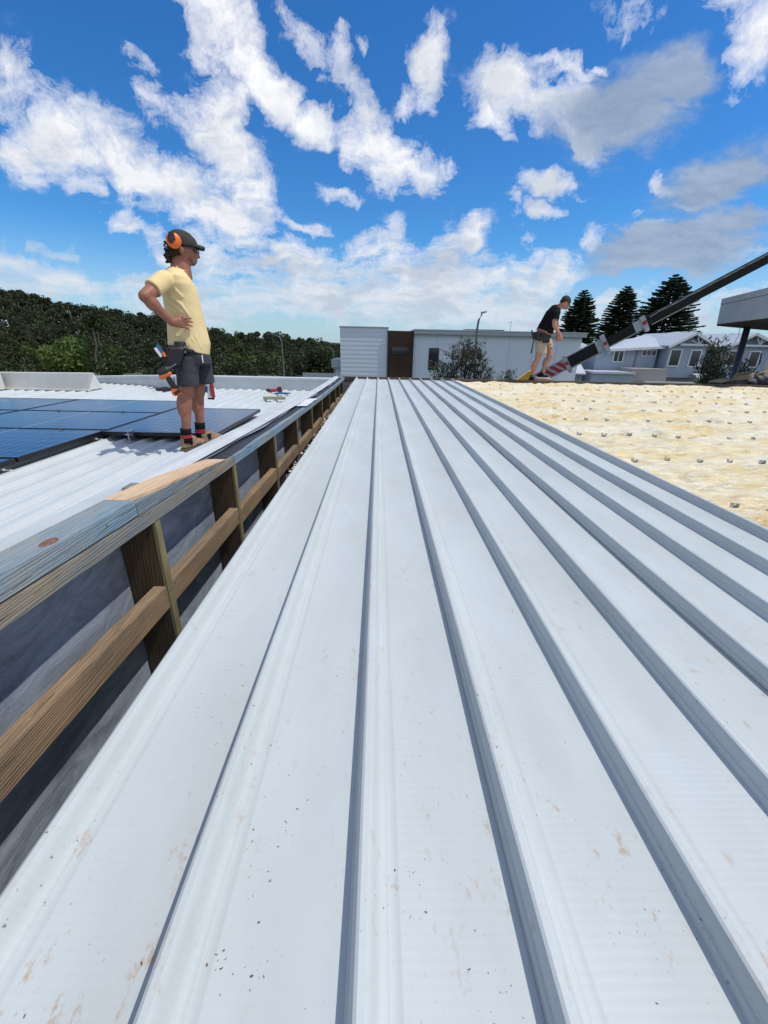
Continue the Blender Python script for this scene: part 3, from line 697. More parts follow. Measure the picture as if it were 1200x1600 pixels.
# scraps of leaf and bark lying on the pans
def litter():
    m = mat('dry_leaf_litter', (.27, .155, .08), .9, col2=(.07, .04, .025), nscale=8)
    mb = MB(); rs = random.Random(3)
    spots = [(345, 1500, 26), (410, 1530, 20), (400, 1350, 40), (640, 1380, 14), (500, 1530, 4), (815, 1560, 10), (450, 1290, 30), (635, 1370, 14), (60, 1560, 14), (760, 1500, 20), (950, 1480, 6), (200, 1520, 10), (430, 1170, 14), (1010, 1540, 6), (860, 1030, 6), (650, 1000, 6)]
    for (px, py, n) in spots:
        c = atZ(px, py, 0)
        for i in range(int(n*.6)):
            sp = .012+.018*rs.random(); x = c.x+rs.gauss(0, sp); y = c.y+rs.gauss(0, sp*1.2)
            t = (x-X0) % PITCHR
            if t < .058 or t > PITCHR-.012: continue
            L = rs.choice((.0005, .0007, .001, .0014, .0026)); w = L*rs.uniform(.25, .6); a = rs.random()*3.1; z = .0008+rs.random()*.0006
            c_, s_ = math.cos(a), math.sin(a)
            q = []
            for k in range(7):
                t_ = k*.898; u_ = L*math.cos(t_)*rs.uniform(.5, 1.1); v_ = w*math.sin(t_)*rs.uniform(.4, 1.3)+.3*u_*u_/L
                q.append((x+u_*c_-v_*s_, y+u_*s_+v_*c_, z+rs.random()*.0005))
            mb.add(q+[(x, y, z+.0008)], [(k, (k+1) % 7, 7) for k in range(7)])
    mb.build('leaf_litter', m, recalc=False)['kind'] = 'stuff'
litter()
# ------------------------------------------------------------------ insulation, battens, clips
def insul_mat():
    m = bpy.data.materials.new('glasswool_blanket'); m.use_nodes = True; T = NT(m.node_tree); b = T.n['Principled BSDF']
    b.inputs['Roughness'].default_value = .95; b.inputs['Specular IOR Level'].default_value = .1
    tc = T.new('ShaderNodeTexCoord').outputs['Object']
    v = T.mapping(tc, scale=(.45, 1, 1))
    a = T.noise(v, 3.2, 6, .65, .4); f = T.noise(T.mapping(tc, scale=(.3, 1, 1)), 26, 5, .7, 1.2)
    c = T.mix(T.maprange(a, .42, .62), (.75, .695, .53), (.72, .56, .27))
    c = T.mix(T.maprange(f, .48, .66, 0., .75), c, (.80, .79, .72))
    t = T.maprange(T.noise(v, 2.1, 6, .78, .8), .61, .68)
    c = T.mix(T.math('MULTIPLY', t, .85), c, (.40, .27, .10))
    t2 = T.maprange(T.noise(T.mapping(tc, loc=(3, 1, 0), scale=(.35, 1.3, 1)), 5.5, 7, .75, 1.), .60, .66)
    c = T.mix(T.math('MULTIPLY', t2, .6), c, (.50, .36, .15))
    T.l.new(c, b.inputs['Base Color'])
    b.inputs['Subsurface Weight'].default_value = 0
    bn = T.new('ShaderNodeBump'); bn.inputs['Strength'].default_value = .9; bn.inputs['Distance'].default_value = .022
    T.l.new(T.math('ADD', f, T.math('MULTIPLY', T.noise(T.mapping(tc, scale=(.3, 1, 1)), 9, 4, .6, 1.), 1.6)), bn.inputs['Height']); T.l.new(bn.outputs[0], b.inputs['Normal'])
    return m
ROWS = [1.07, 1.95, 2.85, 3.74, 4.60, 5.46, 6.32, 7.18, 8.04, 8.90]
def insulation():
    m = insul_mat(); root = thing('insulation_blanket', (5, 5, -.12), 'pale yellow glass wool insulation blanket covering the unroofed half', 'insulation')
    edges = [.2]+ROWS+[9.52]
    for r in range(len(edges)-1):
        y0, y1 = edges[r], edges[r+1]; x1 = 9.9+.0*r
        dx = .022 if y0 < 3 else (.035 if y0 < 5 else .05); x0 = 1.615
        if y0 < 2.9: x1 = 1.9+y1*1.35
        nx = int((x1-x0)/dx); ny = int((y1-y0)/dx)+1; vs = []; fs = []
        for j in range(ny+1):
            t = j/ny
            for i in range(nx+1):
                x = x0+(x1-x0)*i/nx
                y = y0+(y1-y0)*t+noise.noise((x*2.1, r*7.7, t))*.02
                arch = math.sin(PI*t)**.33 if 0 < t < 1 else 0
                z = -.085+arch*.078
                z += (noise.fractal((x*1.8, y*4.5, r*3.), .8, 2.1, 5)*.030+abs(noise.noise((x*3.2, y*15, 2.)))*.034)*(.35+.65*arch)
                cr = noise.noise((x*1.3, y*3.3+4, r*9.))
                if cr > .34: z -= min(.04, (cr-.34)*.35)
                rp = noise.noise((x*5, y*11, 20.))
                if rp > .30: z += (rp-.30)*.10
                vs.append((x, y, min(z, .028)))
        for j in range(ny):
            for i in range(nx): a = j*(nx+1)+i; fs.append((a, a+1, a+nx+2, a+nx+1))
        MB().add(vs, fs).build('insulation_strip', m, root, smooth=True, recalc=False)
insulation()
def clips():
    # a roof clip: saddle base, upright web, two curled heads
    mb = MB(); mb.box(-.028, .028, -.02, .02, 0, .003); mb.box(-.0265, -.0245, -.018, .018, .003, .036); mb.box(.022, .024, -.018, .018, .003, .030)
    mb.box(-.034, -.010, -.016, .016, .036, .039); mb.box(-.0365, -.034, -.013, .013, .028, .039); mb.box(.014, .034, -.016, .016, .030, .033); mb.box(.0335, .036, -.012, .012, .022, .033)
    mb.box(-.0085, .0085, -.020, .020, .016, .019); mb.box(-.0105, -.0085, -.020, .020, .003, .019); mb.box(.0085, .0105, -.020, .020, .003, .019)
    names = ['nearest', 'second nearest', 'third', 'fourth', 'fifth', 'sixth', 'seventh', 'eighth', 'ninth', 'farthest']
    base = mb.build('roof_clip', STEEL); me = base.data; bpy.data.objects.remove(base)
    k = 0
    for r, y in enumerate(ROWS):
        if r == 0: continue
        xs = 1.64; x1 = min(10.0, 1.0+y*1.12)
        root = thing('roof_batten', (xs, y, -.10), ('steel batten with the %s row of roof clips poking through the yellow insulation' % names[r-1]), 'batten', 'battens under the insulation')
        MB().box(xs, max(x1, 2.2), y-.02, y+.02, -.10, -.062).build('batten_rail', STEEL, root)
        x = X0+9*PITCHR+.010
        while x < x1:
            if r > 1 or x > 1.7:
                o = put(me, 'roof_clip', (x+random.uniform(-.006, .006), y+random.uniform(-.012, .012), -.022+random.uniform(-.012, .006)), root, (random.uniform(-.1, .1), random.uniform(-.12, .12), random.uniform(-.2, .2)))
                s = random.uniform(.52, .70); o.scale = (s, s, s)
            x += PITCHR
clips()
# far edge timber and cross wall of the roof we stand on
def far_edge():
    o = thing('edge_beam', (4.5, 9.62, -.1), 'long dark timber beam along the far edge of the roof', 'beam')
    for i, (a, b) in enumerate(((-.80, 2.35), (2.36, 5.4), (5.41, 8.6), (8.61, 11.6))):
        z = -.004*i
        MB().box(a, b, 9.57, 9.665, -.06, .038+z).build('timber_length', EDGEWOOD, o, bevel=.004)
    MB().box(-.80, 11.6, 9.60, 9.64, -1.6, -.0605).build('cladding', BGREY, o)
far_edge()
# building mass under our feet
MB().box(-.885, 11.7, -.6, 9.56, -4.6, -1.25).build('building_base', mat('dark_interior', (.05, .05, .05), .9)).__setitem__('kind', 'structure')
MB().box(1.60, 11.6, -.6, 9.55, -.16, -.105).build('roof_underlay', mat('foil_underlay', (.35, .36, .38), .5)).__setitem__('kind', 'structure')
# ------------------------------------------------------------------ parapet wall frame
XW = -.75
def zb(y): return .200-.045*y+.0022*y*y
def parapet():
    global WRAP
    w = bpy.data.materials.new('wall_wrap'); w.use_nodes = True; T = NT(w.node_tree); b = T.n['Principled BSDF']; b.inputs['Roughness'].default_value = .42
    tc = T.new('ShaderNodeTexCoord').outputs['Object']
    st = T.noise(T.mapping(tc, rot=(.5, 0, 0), scale=(1, 1.1, 3.2)), 2.6, 8, .74, 1.0)
    c = T.mix(T.maprange(st, .38, .66), (.165, .195, .24), (.38, .43, .52)); c = T.mix(T.maprange(T.noise(tc, 140, 3, .7), .45, .8, 0., .3), c, (.45, .48, .55)); T.l.new(c, b.inputs['Base Color'])
    bn = T.new('ShaderNodeBump'); bn.inputs['Strength'].default_value = .5; bn.inputs['Distance'].default_value = .01
    T.l.new(T.math('ADD', st, T.math('MULTIPLY', T.noise(tc, 2.5, 3), 2.)), bn.inputs['Height']); T.l.new(bn.outputs[0], b.inputs['Normal']); WRAP = w
    root = thing('parapet_frame', (-.82, 4.5, -1.25), 'open timber parapet frame between the two roofs, with bare studs and noggings', 'timber frame')
    Y0 = -.6
    # wrap sheet, gently rippled
    vs = []; ny, nz = 120, 14
    for i in range(ny+1):
        y = Y0+(9.55-Y0)*i/ny
        for j in range(nz+1):
            z = -1.25+(zb(y)+1.25)*j/nz
            vs.append((-.890+.007*noise.noise((y*3, z*5, 0))+.004*noise.noise((y*9, z*4, 5)), y, z))
    MB().add(vs, [(i*(nz+1)+j, (i+1)*(nz+1)+j, (i+1)*(nz+1)+j+1, i*(nz+1)+j+1) for i in range(ny) for j in range(nz)]).build('wall_wrap', WRAP, root, smooth=True)
    # wrap joint fold lower down
    st_y = [-.46, .42, 1.295, 2.10, 3.0, 3.88, 4.78, 5.69, 6.6, 7.5, 8.35, 9.1]
    for i, y in enumerate(st_y):
        z1 = zb(y)-.001
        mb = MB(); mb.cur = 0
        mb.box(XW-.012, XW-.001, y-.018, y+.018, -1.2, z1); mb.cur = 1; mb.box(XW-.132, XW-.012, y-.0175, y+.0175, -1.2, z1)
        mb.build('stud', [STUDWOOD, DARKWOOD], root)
        # a short packer block beside the stud under the plate, as on site
    for a, c in zip(st_y, st_y[1:]):
        za = zb(a)-.335+random.uniform(-.012, .006); zc = zb(c)-.335+random.uniform(-.006, .012); y0, y1 = a+.0185, c-.0185
        x0, x1 = XW-.050, XW-.004
        MB().hexa([(x0, y0, za), (x1, y0, za), (x1, y0, za+.088), (x0, y0, za+.088)], [(x0, y1, zc), (x1, y1, zc), (x1, y1, zc+.088), (x0, y1, zc+.088)]).build('nogging', TANWOOD, root, bevel=.002)
    def plate(name, ya, yb, m, x0, x1, off, th, bv=.003, n=5):
        mb = MB(); vs = []; fs = []
        for i in range(n+1):
            y = ya+(yb-ya)*i/n; z = zb(y)+off; vs += [(x0, y, z), (x1, y, z), (x1, y, z+th), (x0, y, z+th)]
        for i in range(n):
            for k in range(4): a = i*4+k; b = i*4+(k+1) % 4; fs.append((a, b, b+4, a+4))
        fs += [(3, 2, 1, 0), tuple(n*4+k for k in range(4))]
        return mb.add(vs, fs).build(name, m, root, bevel=bv)
    for a, c in ((-.6, 2.095), (2.10, 5.15), (5.155, 7.9), (7.905, 9.56)): plate('bottom_plate', a, c, GREYWOOD if a < 2 else BLUETOP, XW-.10, XW, 0, .050)
    # black damp-proof strip and grey membrane on the plate
    def strip(name, m, pts, th=.003):
        vs = []; fs = []
        for (y, xa, xb, z) in pts: vs += [(xa, y, z), (xb, y, z+random.uniform(-.001, .001)), (xb, y, z+th), (xa, y, z+th)]
        n = len(pts)-1
        for i in range(n):
            for k in range(4): a = i*4+k; b = i*4+(k+1) % 4; fs.append((a, b, b+4, a+4))
        fs += [(3, 2, 1, 0), tuple(n*4+k for k in range(4))]
        MB().add(vs, fs).build(name, m, root)
    memb = mat('grey_membrane', (.20, .235, .30), .45, nscale=1); blackm = mat('black_membrane', (.02, .022, .026), .5)
    strip('damp_strip', blackm, [(y, XW-.108, XW-.004-.010*abs(math.sin(y*4.2))-(.02 if y > 2 else 0)*min(1, (y-2)), zb(y)+.0505) for y in np.linspace(-.6, 9.4, 60)], .002)
    strip('membrane', memb, [(y, -.905, -.838+.012*math.sin(y*2.6)+.01*math.sin(y*7), zb(y)+.062+.004*math.sin(y*5)) for y in np.linspace(1.5, 9.4, 60)], .0015)
    # upper beam with the planed fresh wedge at its end
    z0 = .0535; th = .053; x0, x1 = XW-.098, XW-.001
    mb = MB(); vs = []; fs = []; ys = [-.6, 0., .5, .9, 1.20]
    for y in ys: z = zb(y)+z0; vs += [(x0, y, z), (x1, y, z), (x1, y, z+th), (x0, y, z+th)]
    def sk(vs, mbx, name, m, bv=.003):
        n = len(vs)//4-1; fs = []
        for i in range(n):
            for k in range(4): a = i*4+k; b = i*4+(k+1) % 4; fs.append((a, b, b+4, a+4))
        fs += [(3, 2, 1, 0), tuple(n*4+k for k in range(4))]
        return MB().add(vs, fs).build(name, m, root, bevel=bv)
    ub = sk(vs, 0, 'upper_beam', BLUETOP)
    vs = []
    for y, h in ((1.2002, th), (1.35, th*.96), (1.53, th*.78), (1.72, th*.5), (1.98, th*.08)): z = zb(y)+z0; vs += [(x0, y, z), (x1, y, z), (x1, y, z+h*.8), (x0, y, z+h*.8)]
    wd = sk(vs, 0, 'tapered_end', BLUEWOOD, .0)
    vs = []
    for y, h in ((1.2004, th), (1.35, th*.96), (1.53, th*.78), (1.72, th*.5), (1.985, th*.08)):
        z = zb(y)+z0; xl = x0-.001; xr = x1-.03 if y < 1.3 else x1+.0003; vs += [(xl, y, z+h*.8+.0004), (xr, y, z+h*.8+.0004), (xr, y, z+h), (xl, y, z+h)]
    sk(vs, 0, 'planed_face', FRESH, .0)
    # knot in the near beam and a small block behind it
    y = .88; MB().ell((XW-.026, y, zb(y)+z0+th), (.015, 0, 0), (0, .026, 0), (0, 0, .006)).build('knot', mat('knot_brown', (.26, .14, .085), .8, col2=(.08, .05, .035), nscale=40), ub, smooth=True)
    MB().box(XW-.14, XW-.1005, 1.36, 1.42, zb(1.4)+.04, zb(1.4)+.098).build('packing_block', GREYWOOD, root, bevel=.003)
    # nail heads
    nm = MB()
    def nail(p, ax='X'):
        d = V((1, 0, 0)) if ax == 'X' else V((0, 0, 1)); MB().tube([V(p)-d*.004, V(p)+d*.0018], .0032, 8).build('nail', STEEL, root)
    for (y, dz) in ((.58, .080), (.60, .082), (1.05, .085), (1.12, .022), (1.62, .075), (1.60, .022), (1.72, .07), (2.3, .03), (3.1, .028), (4.0, .03)): nail((XW, y, zb(y)+dz))
    for y in st_y[2:8]:
        nail((XW-.003, y-.035, zb(y)-.272)); nail((XW-.003, y+.04, zb(y)-.268)); nail((XW-.001, y, zb(y)-.27)); nail((XW-.003, y-.03, zb(y)-.30))
    # white capping flashing of the lower roof
    pts = []
    prof = [(-1.14, -.215), (-1.08, -.02), (-.955, .082), (-.900, .088), (-.896, .076), (-.845, .074)]
    vs = []; fs = []; ys = np.linspace(-.6, 9.35, 40)
    for y in ys:
        for (x, dz) in prof: vs.append((x, y, (zb(y)+dz if dz > -.1 else -.215)))
    n = len(prof); fs = [(i*n+j, i*n+j+1, (i+1)*n+j+1, (i+1)*n+j) for i in range(len(ys)-1) for j in range(n-1)]
    fl = thing('wall_flashing', (-1., 4.4, -.215), 'white folded metal flashing running along the back of the timber frame', 'flashing')
    o = MB().add(vs, fs).build('folded_sheet', WHITE, fl); md = o.modifiers.new('s', 'SOLIDIFY'); md.thickness = .002
    sc = thing('plastic_scrap', (-.80, 4.7, zb(4.7)+.055), 'crumpled white plastic scrap lying on the blue top plate', 'scrap')
    vs = []; fs = []
    for i in range(9):
        for j in range(5): vs.append((-.86+.03*j, 4.35+i*.1, zb(4.35+i*.1)+.058+.014*abs(noise.noise((i*.9, j*1.3, 3)))+.006))
    fs = [(i*5+j, i*5+j+1, i*5+j+6, i*5+j+5) for i in range(8) for j in range(4)]
    MB().add(vs, fs).build('sheet', TRIM, sc)
parapet()
def pink_tufts():
    mb = MB(); rs = random.Random(2); P = []
    for y in [2.5+.5*k for k in range(13)]:
        for i in range(70):
            c = V((X0-.012+rs.gauss(0, .014), y+rs.gauss(0, .09), -.012+rs.gauss(0, .012)))
            a = V((rs.gauss(0, 1), rs.gauss(0, 1), rs.gauss(0, 1))).normalized()*.014; b = a.cross(V((rs.random(), rs.random(), 1))).normalized()*.009
            P.append([c-a, c+b, c+a, c-b])
    o = quads_mesh('insulation_fluff', np.array([[tuple(p) for p in q] for q in P]), [mat('fluff', (.62, .52, .42), .95)]); o['kind'] = 'stuff'
pink_tufts()
# ------------------------------------------------------------------ lower roof
ZL = -.24
def lower_roof():
    root = struct_root('lower_roof', (-4, 4, ZL)); pit = .19; prof0 = [(0, 0), (.018, .024), (.045, .026), (.060, .026), (.078, 0), (.108, 0), (.113, .003), (.128, .003), (.133, 0), (.165, 0)]
    x = -1.06; k = 0
    while x > -9.6:
        prof = []; n4 = 4
        for j in range(n4): prof += [(x-pit*n4+pit*j+a, b) for a, b in prof0]
        prof += [(x-.001, 0)]
        prof = [(a, b+.0015*(k % 2)) for a, b in prof]
        y1 = 9.12 if x > -4.4 else 10.2
        ys = np.linspace(-.6, y1, 8); vs = []; n = len(prof)
        for y in ys: vs += [(a, y, ZL+b) for a, b in prof]
        MB().add(vs, [(i*n+j, i*n+j+1, (i+1)*n+j+1, (i+1)*n+j) for i in range(7) for j in range(n-1)]).build('roof_sheet', ROOF2, root)
        x -= pit*n4; k += 1
    MB().box(-12, -1.0, -.6, 10.3, -4.6, ZL-.03).build('lower_building', BGREY)['kind'] = 'structure'
    # far parapet, two runs meeting at a corner
    p = thing('roof_parapet', (-2.6, 9.15, ZL), 'pale metal parapet upstand closing the far end of the lower roof', 'parapet')
    MB().box(-4.30, -.83, 9.13, 9.35, ZL-.03, -.022).build('face_panel', WHITE, p)
    MB().box(-4.33, -.83, 9.10, 9.40, -.0215, .022).build('capping', WHITE, p)
    MB().obox((-4.33, 9.24, -.0), (-7.4, 10.3, -.16), .26, .05).build('side_capping', WHITE, p)
    MB().obox((-4.33, 9.26, -.14), (-7.4, 10.32, -.30), .2, .22).build('side_panel', WHITE, p)
    b = thing('roof_upstand', (-6.3, 8.4, ZL), 'long low cream metal upstand box on the lower roof, behind the panels', 'upstand')
    o = MB().hexa([(-9.2, 8.2, ZL+.03), (-5.53, 8.2, ZL+.03), (-5.47, 8.2, .10), (-9.2, 8.2, .06)], [(-9.2, 8.62, ZL+.03), (-5.53, 8.62, ZL+.03), (-5.60, 8.55, .09), (-9.2, 8.55, .05)]).build('box_panel', CREAM, b, bevel=.006)
    MB().box(-9.2, -5.5, 8.12, 8.198, ZL+.026, ZL+.05).build('base_flashing', CREAM, b)
    MB().box(-7.6, -7.02, 7.9, 8.11, ZL+.03, .08).build('end_box', CREAM, b, bevel=.01)
lower_roof()
# ------------------------------------------------------------------ solar panels
def panel_mat():
    m = bpy.data.materials.new('solar_glass'); m.use_nodes = True; T = NT(m.node_tree); b = T.n['Principled BSDF']
    b.inputs['Roughness'].default_value = .16; b.inputs['Specular IOR Level'].default_value = .55
    tc = T.new('ShaderNodeTexCoord').outputs['Object']; sp = T.new('ShaderNodeSeparateXYZ'); T.l.new(tc, sp.inputs[0])
    def line(o, per, w): 
        f = T.math('FRACT', T.math('DIVIDE', T.math('ADD', o, 40.), per)); return T.math('LESS_THAN', f, w/per)
    g = T.math('MAXIMUM', line(sp.outputs[0], .0915, .003), line(sp.outputs[1], .182, .003))
    c = T.mix(T.maprange(T.noise(tc, 3, 3), .3, .7), (.010, .026, .075), (.014, .034, .095))
    c = T.mix(T.math('MULTIPLY', g, .8), c, (.34, .40, .48)); 
    T.l.new(c, b.inputs['Base Color']); return m
SG = panel_mat(); PF = mat('black_anodised_frame', (.012, .012, .014), .35, nscale=.5)
def solar():
    W, D, th = 1.735, 1.095, .035
    def make(w, d, portrait=False):
        parts = []
        fr = MB(); f = .012
        fr.box(-w/2, w/2, -d/2, -d/2+f, -th, .001); fr.box(-w/2, w/2, d/2-f, d/2, -th, .001); fr.box(-w/2, -w/2+f, -d/2+f, d/2-f, -th, .001); fr.box(w/2-f, w/2, -d/2+f, d/2-f, -th, .001)
        gl = MB().box(-w/2+f, w/2-f, -d/2+f, d/2-f, -.008, -.0015)
        ml = MB().box(-.004, .004, -d/2+f, d/2-f, -.0012, -.0004) if not portrait else MB().box(-w/2+f, w/2-f, -.004, .004, -.0012, -.0004)
        out = []
        for nm, mb, m in (('frame', fr, PF), ('glass_face', gl, SG), ('centre_strip', ml, mat('panel_line', (.40, .47, .55), .4))):
            o = mb.build(nm, m, origin=(0, 0, 0)); out.append((nm, o.data)); bpy.data.objects.remove(o)
        return out
    A = make(W, D); B = make(1.12, 1.66, True)
    zt = -.14
    rows = [(2.52, 'nearest'), (3.64, 'second'), (4.76, 'third'), (5.88, 'farthest')]
    def place(kit, x, y, label, rot=0):
        r = thing('solar_panel', (x, y, zt-th), label, 'solar panel', 'solar panels on the lower roof')
        for nm, me in kit: o = bpy.data.objects.new(nm, me); COL.objects.link(o); o.parent = r; o.location = (0, 0, th)
    for (y, nm) in rows:
        place(A, -2.755-W/2, y, 'landscape solar panel, %s of the column beside the standing man' % nm)
        place(A, -2.775-W*1.5, y, 'landscape solar panel, %s of the left column by the frame edge' % nm)
        if nm != 'nearest': place(A, -2.795-W*2.5, y, 'landscape solar panel, %s of the far left outer column' % nm)
    place(B, -2.735+.56, 4.93, 'single portrait solar panel directly behind the standing man')
    for (x, y) in ((-2.9, 3.4), (-4.2, 3.4), (-2.5, 4.6), (-1.85, 4.6)):
        r = thing('mounting_rail', (x, y, ZL+.026), {(-2.9, 3.4): 'aluminium rail under the near right edge of the blue panels', (-4.2, 3.4): 'aluminium rail under the left column of solar panels', (-2.5, 4.6): 'rail under the left side of the portrait panel behind the man', (-1.85, 4.6): 'rail under the right side of the portrait panel behind the man'}[(x, y)], 'rail', 'mounting rails under the solar panels')
        y0, y1 = (1.9, 6.4) if y < 4 else (4.14, 5.72)
        MB().box(x-.02, x+.02, y0, y1, ZL+.027, zt-th-.001).build('rail_bar', STEEL, r)
    c = MB(); c.box(-.02, .02, -.009, .009, -.006, .006); c.tube([(0, 0, .006), (0, 0, .012)], .007, 6)
    o = c.build('panel_clamp', STEEL, origin=(0, 0, 0)); me = o.data; bpy.data.objects.remove(o)
    for i, (px, py, lab) in enumerate(((101, 668, 'small silver clamp in the joint between near and second panel rows'), (93, 641, 'small silver clamp in the joint between the two far panel rows'), (193, 643, 'small silver clamp by the corner nearest the portrait panel'))):
        p = atZ(px, py, zt+.004); tag(put(me, 'panel_clamp', (p.x, round((p.y-3.08)/1.12)*1.12+3.08, zt+.008)), lab, 'clamp', 'clamps between solar panels')
    r = thing('rail_bracket', (-2.42, 4.06, ZL), 'silver angled bracket sticking out under the front edge of the portrait panel', 'bracket')
    MB().box(-2.45, -2.39, 4.0, 4.12, ZL+.027, ZL+.034).build('foot', STEEL, r); MB().box(-2.43, -2.422, 4.0, 4.1, ZL+.034, ZL+.12).build('upright', STEEL, r); MB().box(-2.455, -2.40, 4.02, 4.09, ZL+.12, ZL+.128).build('lip', STEEL, r)
    MB().tube([(-2.47, 4.03, ZL+.09), (-2.40, 4.03, ZL+.09)], .008, 8).build('bolt', STEEL, r)
solar()
# ------------------------------------------------------------------ people
def remesh(mb, name, m, parent, vox, smooth=4, disp=0., dscale=.1, dsize=None):
    o = mb.build(name, m, parent, recalc=True)
    md = o.modifiers.new('r', 'REMESH'); md.mode = 'VOXEL'; md.voxel_size = vox; md.use_smooth_shade = True
    if smooth: s = o.modifiers.new('s', 'SMOOTH'); s.iterations = smooth; s.factor = .5
    if disp:
        t = bpy.data.textures.new(name+'_folds', 'CLOUDS'); t.noise_scale = dscale; t.noise_depth = 2
        d = o.modifiers.new('d', 'DISPLACE'); d.texture = t; d.strength = disp; d.mid_level = .5; d.texture_coords = 'LOCAL'
    return o
class Fig:
    """a figure laid out on the vertical plane through its feet, square to the viewer's line of sight."""
    def __init__(s, foot, zx, zy, sc):
        s.F = V(foot); h = V((foot[0], foot[1], 0)).normalized(); s.w = h; s.u = V((h.y, -h.x, 0)); s.zx = zx; s.zy = zy; s.sc = sc
    def J(s, x, y, dw=0.):
        r = ray(s.zx+x/s.sc, s.zy+y/s.sc); t = ((s.F-EYE).dot(s.w)+dw)/r.dot(s.w); return EYE+r*t
    def ring(s, xl, yl, xr, yr, dw, vh, dr=None):
        a = s.J(xl, yl, dw); b = s.J(xr, yr, dw if dr is None else dr); return ((a+b)/2, (b-a)/2, s.w*vh)
def hand(mb, palm, knuck, tips, thumb, rp, rf):
    mb.capsule(palm, knuck, rp, rp*.9)
    for base, mid, tip in tips: mb.capsule(base, mid, rf, rf*.95, 8); mb.capsule(mid, tip, rf*.95, rf*.8, 8)
    mb.capsule(thumb[0], thumb[1], rf*1.25, rf*1.1, 8); mb.capsule(thumb[1], thumb[2], rf*1.1, rf*.9, 8)
def man_standing():
    G = Fig((-1.70, 3.86, ZL), 180, 340, 4.2125); J = G.J; u, w = G.u, G.w; Z = V((0, 0, 1))
    root = thing('person', (-1.72, 3.85, ZL+.02), 'man standing hand on hip in pale yellow t-shirt, dark shorts, cap and orange ear muffs', 'person')
    b = MB(); fw = (u*.97-w*.22).normalized(); lat = fw.cross(Z).normalized()   # head faces fw
    # head
    hc = J(452, 205); b.ell(hc, fw*.096, lat*.074, Z*.108); b.ell(J(440, 190), fw*.088, lat*.073, Z*.085)
    b.ell(J(492, 250), fw*.056, lat*.056, Z*.066); b.ell(J(508, 298), fw*.026, lat*.034, Z*.024); b.ell(J(470, 275), fw*.05, lat*.052, Z*.05)
    b.capsule(J(532, 226), J(550, 259), .009, .0130); b.ell(J(541, 264), fw*.010, lat*.016, Z*.008); b.ell(J(508, 240), fw*.045, lat*.052, Z*.05)
    b.ell(J(533, 287), fw*.011, lat*.024, Z*.006); b.ell(J(530, 299), fw*.011, lat*.021, Z*.007); b.ell(J(524, 215), fw*.03, lat*.05, Z*.012)
    for s in (-1, 1): b.ell(hc-Z*.022-fw*.004+lat*s*.080, fw*.019, lat*.013, Z*.032)
    b.capsule(J(420, 300), J(420, 370), .062, .068); b.capsule(J(448, 300), J(450, 385), .052, .07)
    # torso
    b.loft([G.ring(350, 350, 485, 360, 0, .10), G.ring(320, 400, 500, 410, 0, .17), G.ring(325, 480, 530, 480, 0, .165), G.ring(345, 600, 555, 600, 0, .15), G.ring(365, 720, 575, 720, 0, .145), G.ring(395, 850, 585, 850, 0, .14), G.ring(420, 950, 600, 950, 0, .13)])
    # legs
    for (hip, kn, an, dw, calf) in (((475, 945), (468, 1152), (466, 1412), -.10, (449, 1245)), ((562, 945), (545, 1145), (558, 1368), .10, (532, 1215))):
        H_, K, A = J(*hip, dw), J(*kn, dw), J(*an, dw)
        b.capsule(H_, K, .078, .056); b.capsule(K, A, .054, .036); b.ell(J(*calf, dw), fw*.055, lat*.056, Z*.12); b.ell(K+fw*.014, fw*.05, lat*.048, Z*.06)
        b.capsule(A, A-Z*.07, .036, .038)
    # near arm: hand on hip
    S, E, W_ = J(325, 415, -.17), J(196, 518, -.30), J(372, 690, -.215)
    b.capsule(S, E, .060, .047); b.capsule(E, W_, .046, .030); b.ell(E.lerp(W_, .28), (W_-E)*.28, w*.047, (W_-E).cross(w).normalized()*.050); b.ell(S.lerp(E, .45), (E-S)*.42, w*.058, (E-S).cross(w).normalized()*.062)
    pk = J(440, 694, -.205); mid = J(405, 690, -.21)
    b.loft([(W_, (pk-W_).cross(w).normalized()*.027, w*.02), (mid, (pk-W_).cross(w).normalized()*.038, w*.017), (pk, (pk-W_).cross(w).normalized()*.040, w*.015)], 14)
    tips = []
    for (bx, by, mx, my, tx, ty) in ((440, 668, 472, 660, 500, 663), (446, 684, 482, 681, 511, 690), (446, 702, 482, 705, 508, 717), (436, 718, 466, 726, 490, 738)):
        tips.append((J(bx, by, -.205), J(mx, my, -.213), J(tx, ty, -.198)))
    for t in tips: b.capsule(t[0], t[1], .0095, .009, 8); b.capsule(t[1], t[2], .009, .0075, 8)
    b.capsule(J(395, 668, -.205), J(428, 652, -.185), .0115, .010, 8); b.capsule(J(428, 652, -.185), J(452, 650, -.165), .010, .008, 8)
    # far arm, hand on the far hip
    S2, E2, W2 = J(440, 415, .17), J(420, 620, .33), J(490, 760, .22)
    b.capsule(S2, E2, .058, .045); b.capsule(E2, W2, .044, .03); b.capsule(W2, J(530, 770, .20), .034, .032)
    for k in range(4): q = J(528, 752+k*12, .205); b.capsule(q, q+u*.035-Z*.004*k, .0095, .009, 8); b.capsule(q+u*.035-Z*.004*k, q+u*.06-Z*.012-w*.01, .009, .0075, 8)
    b.capsule(J(500, 745, .2), J(520, 728, .18), .011, .009, 8)
    body = remesh(b, 'body', SKIN, root, .0062, 3)
    # stubble, hair, cap, glasses, muffs
    st = MB(); st.ell(J(486, 262)+lat*0, fw*.052, lat*.0590, Z*.052); st.ell(J(508, 300), fw*.0275, lat*.0345, Z*.021); st.ell(J(462, 238), fw*.014, lat*.0765, Z*.040); remesh(st, 'stubble', mat('stubble', (.19, .088, .058), .8), root, .006, 2)
    hr = MB(); rs = random.Random(5)
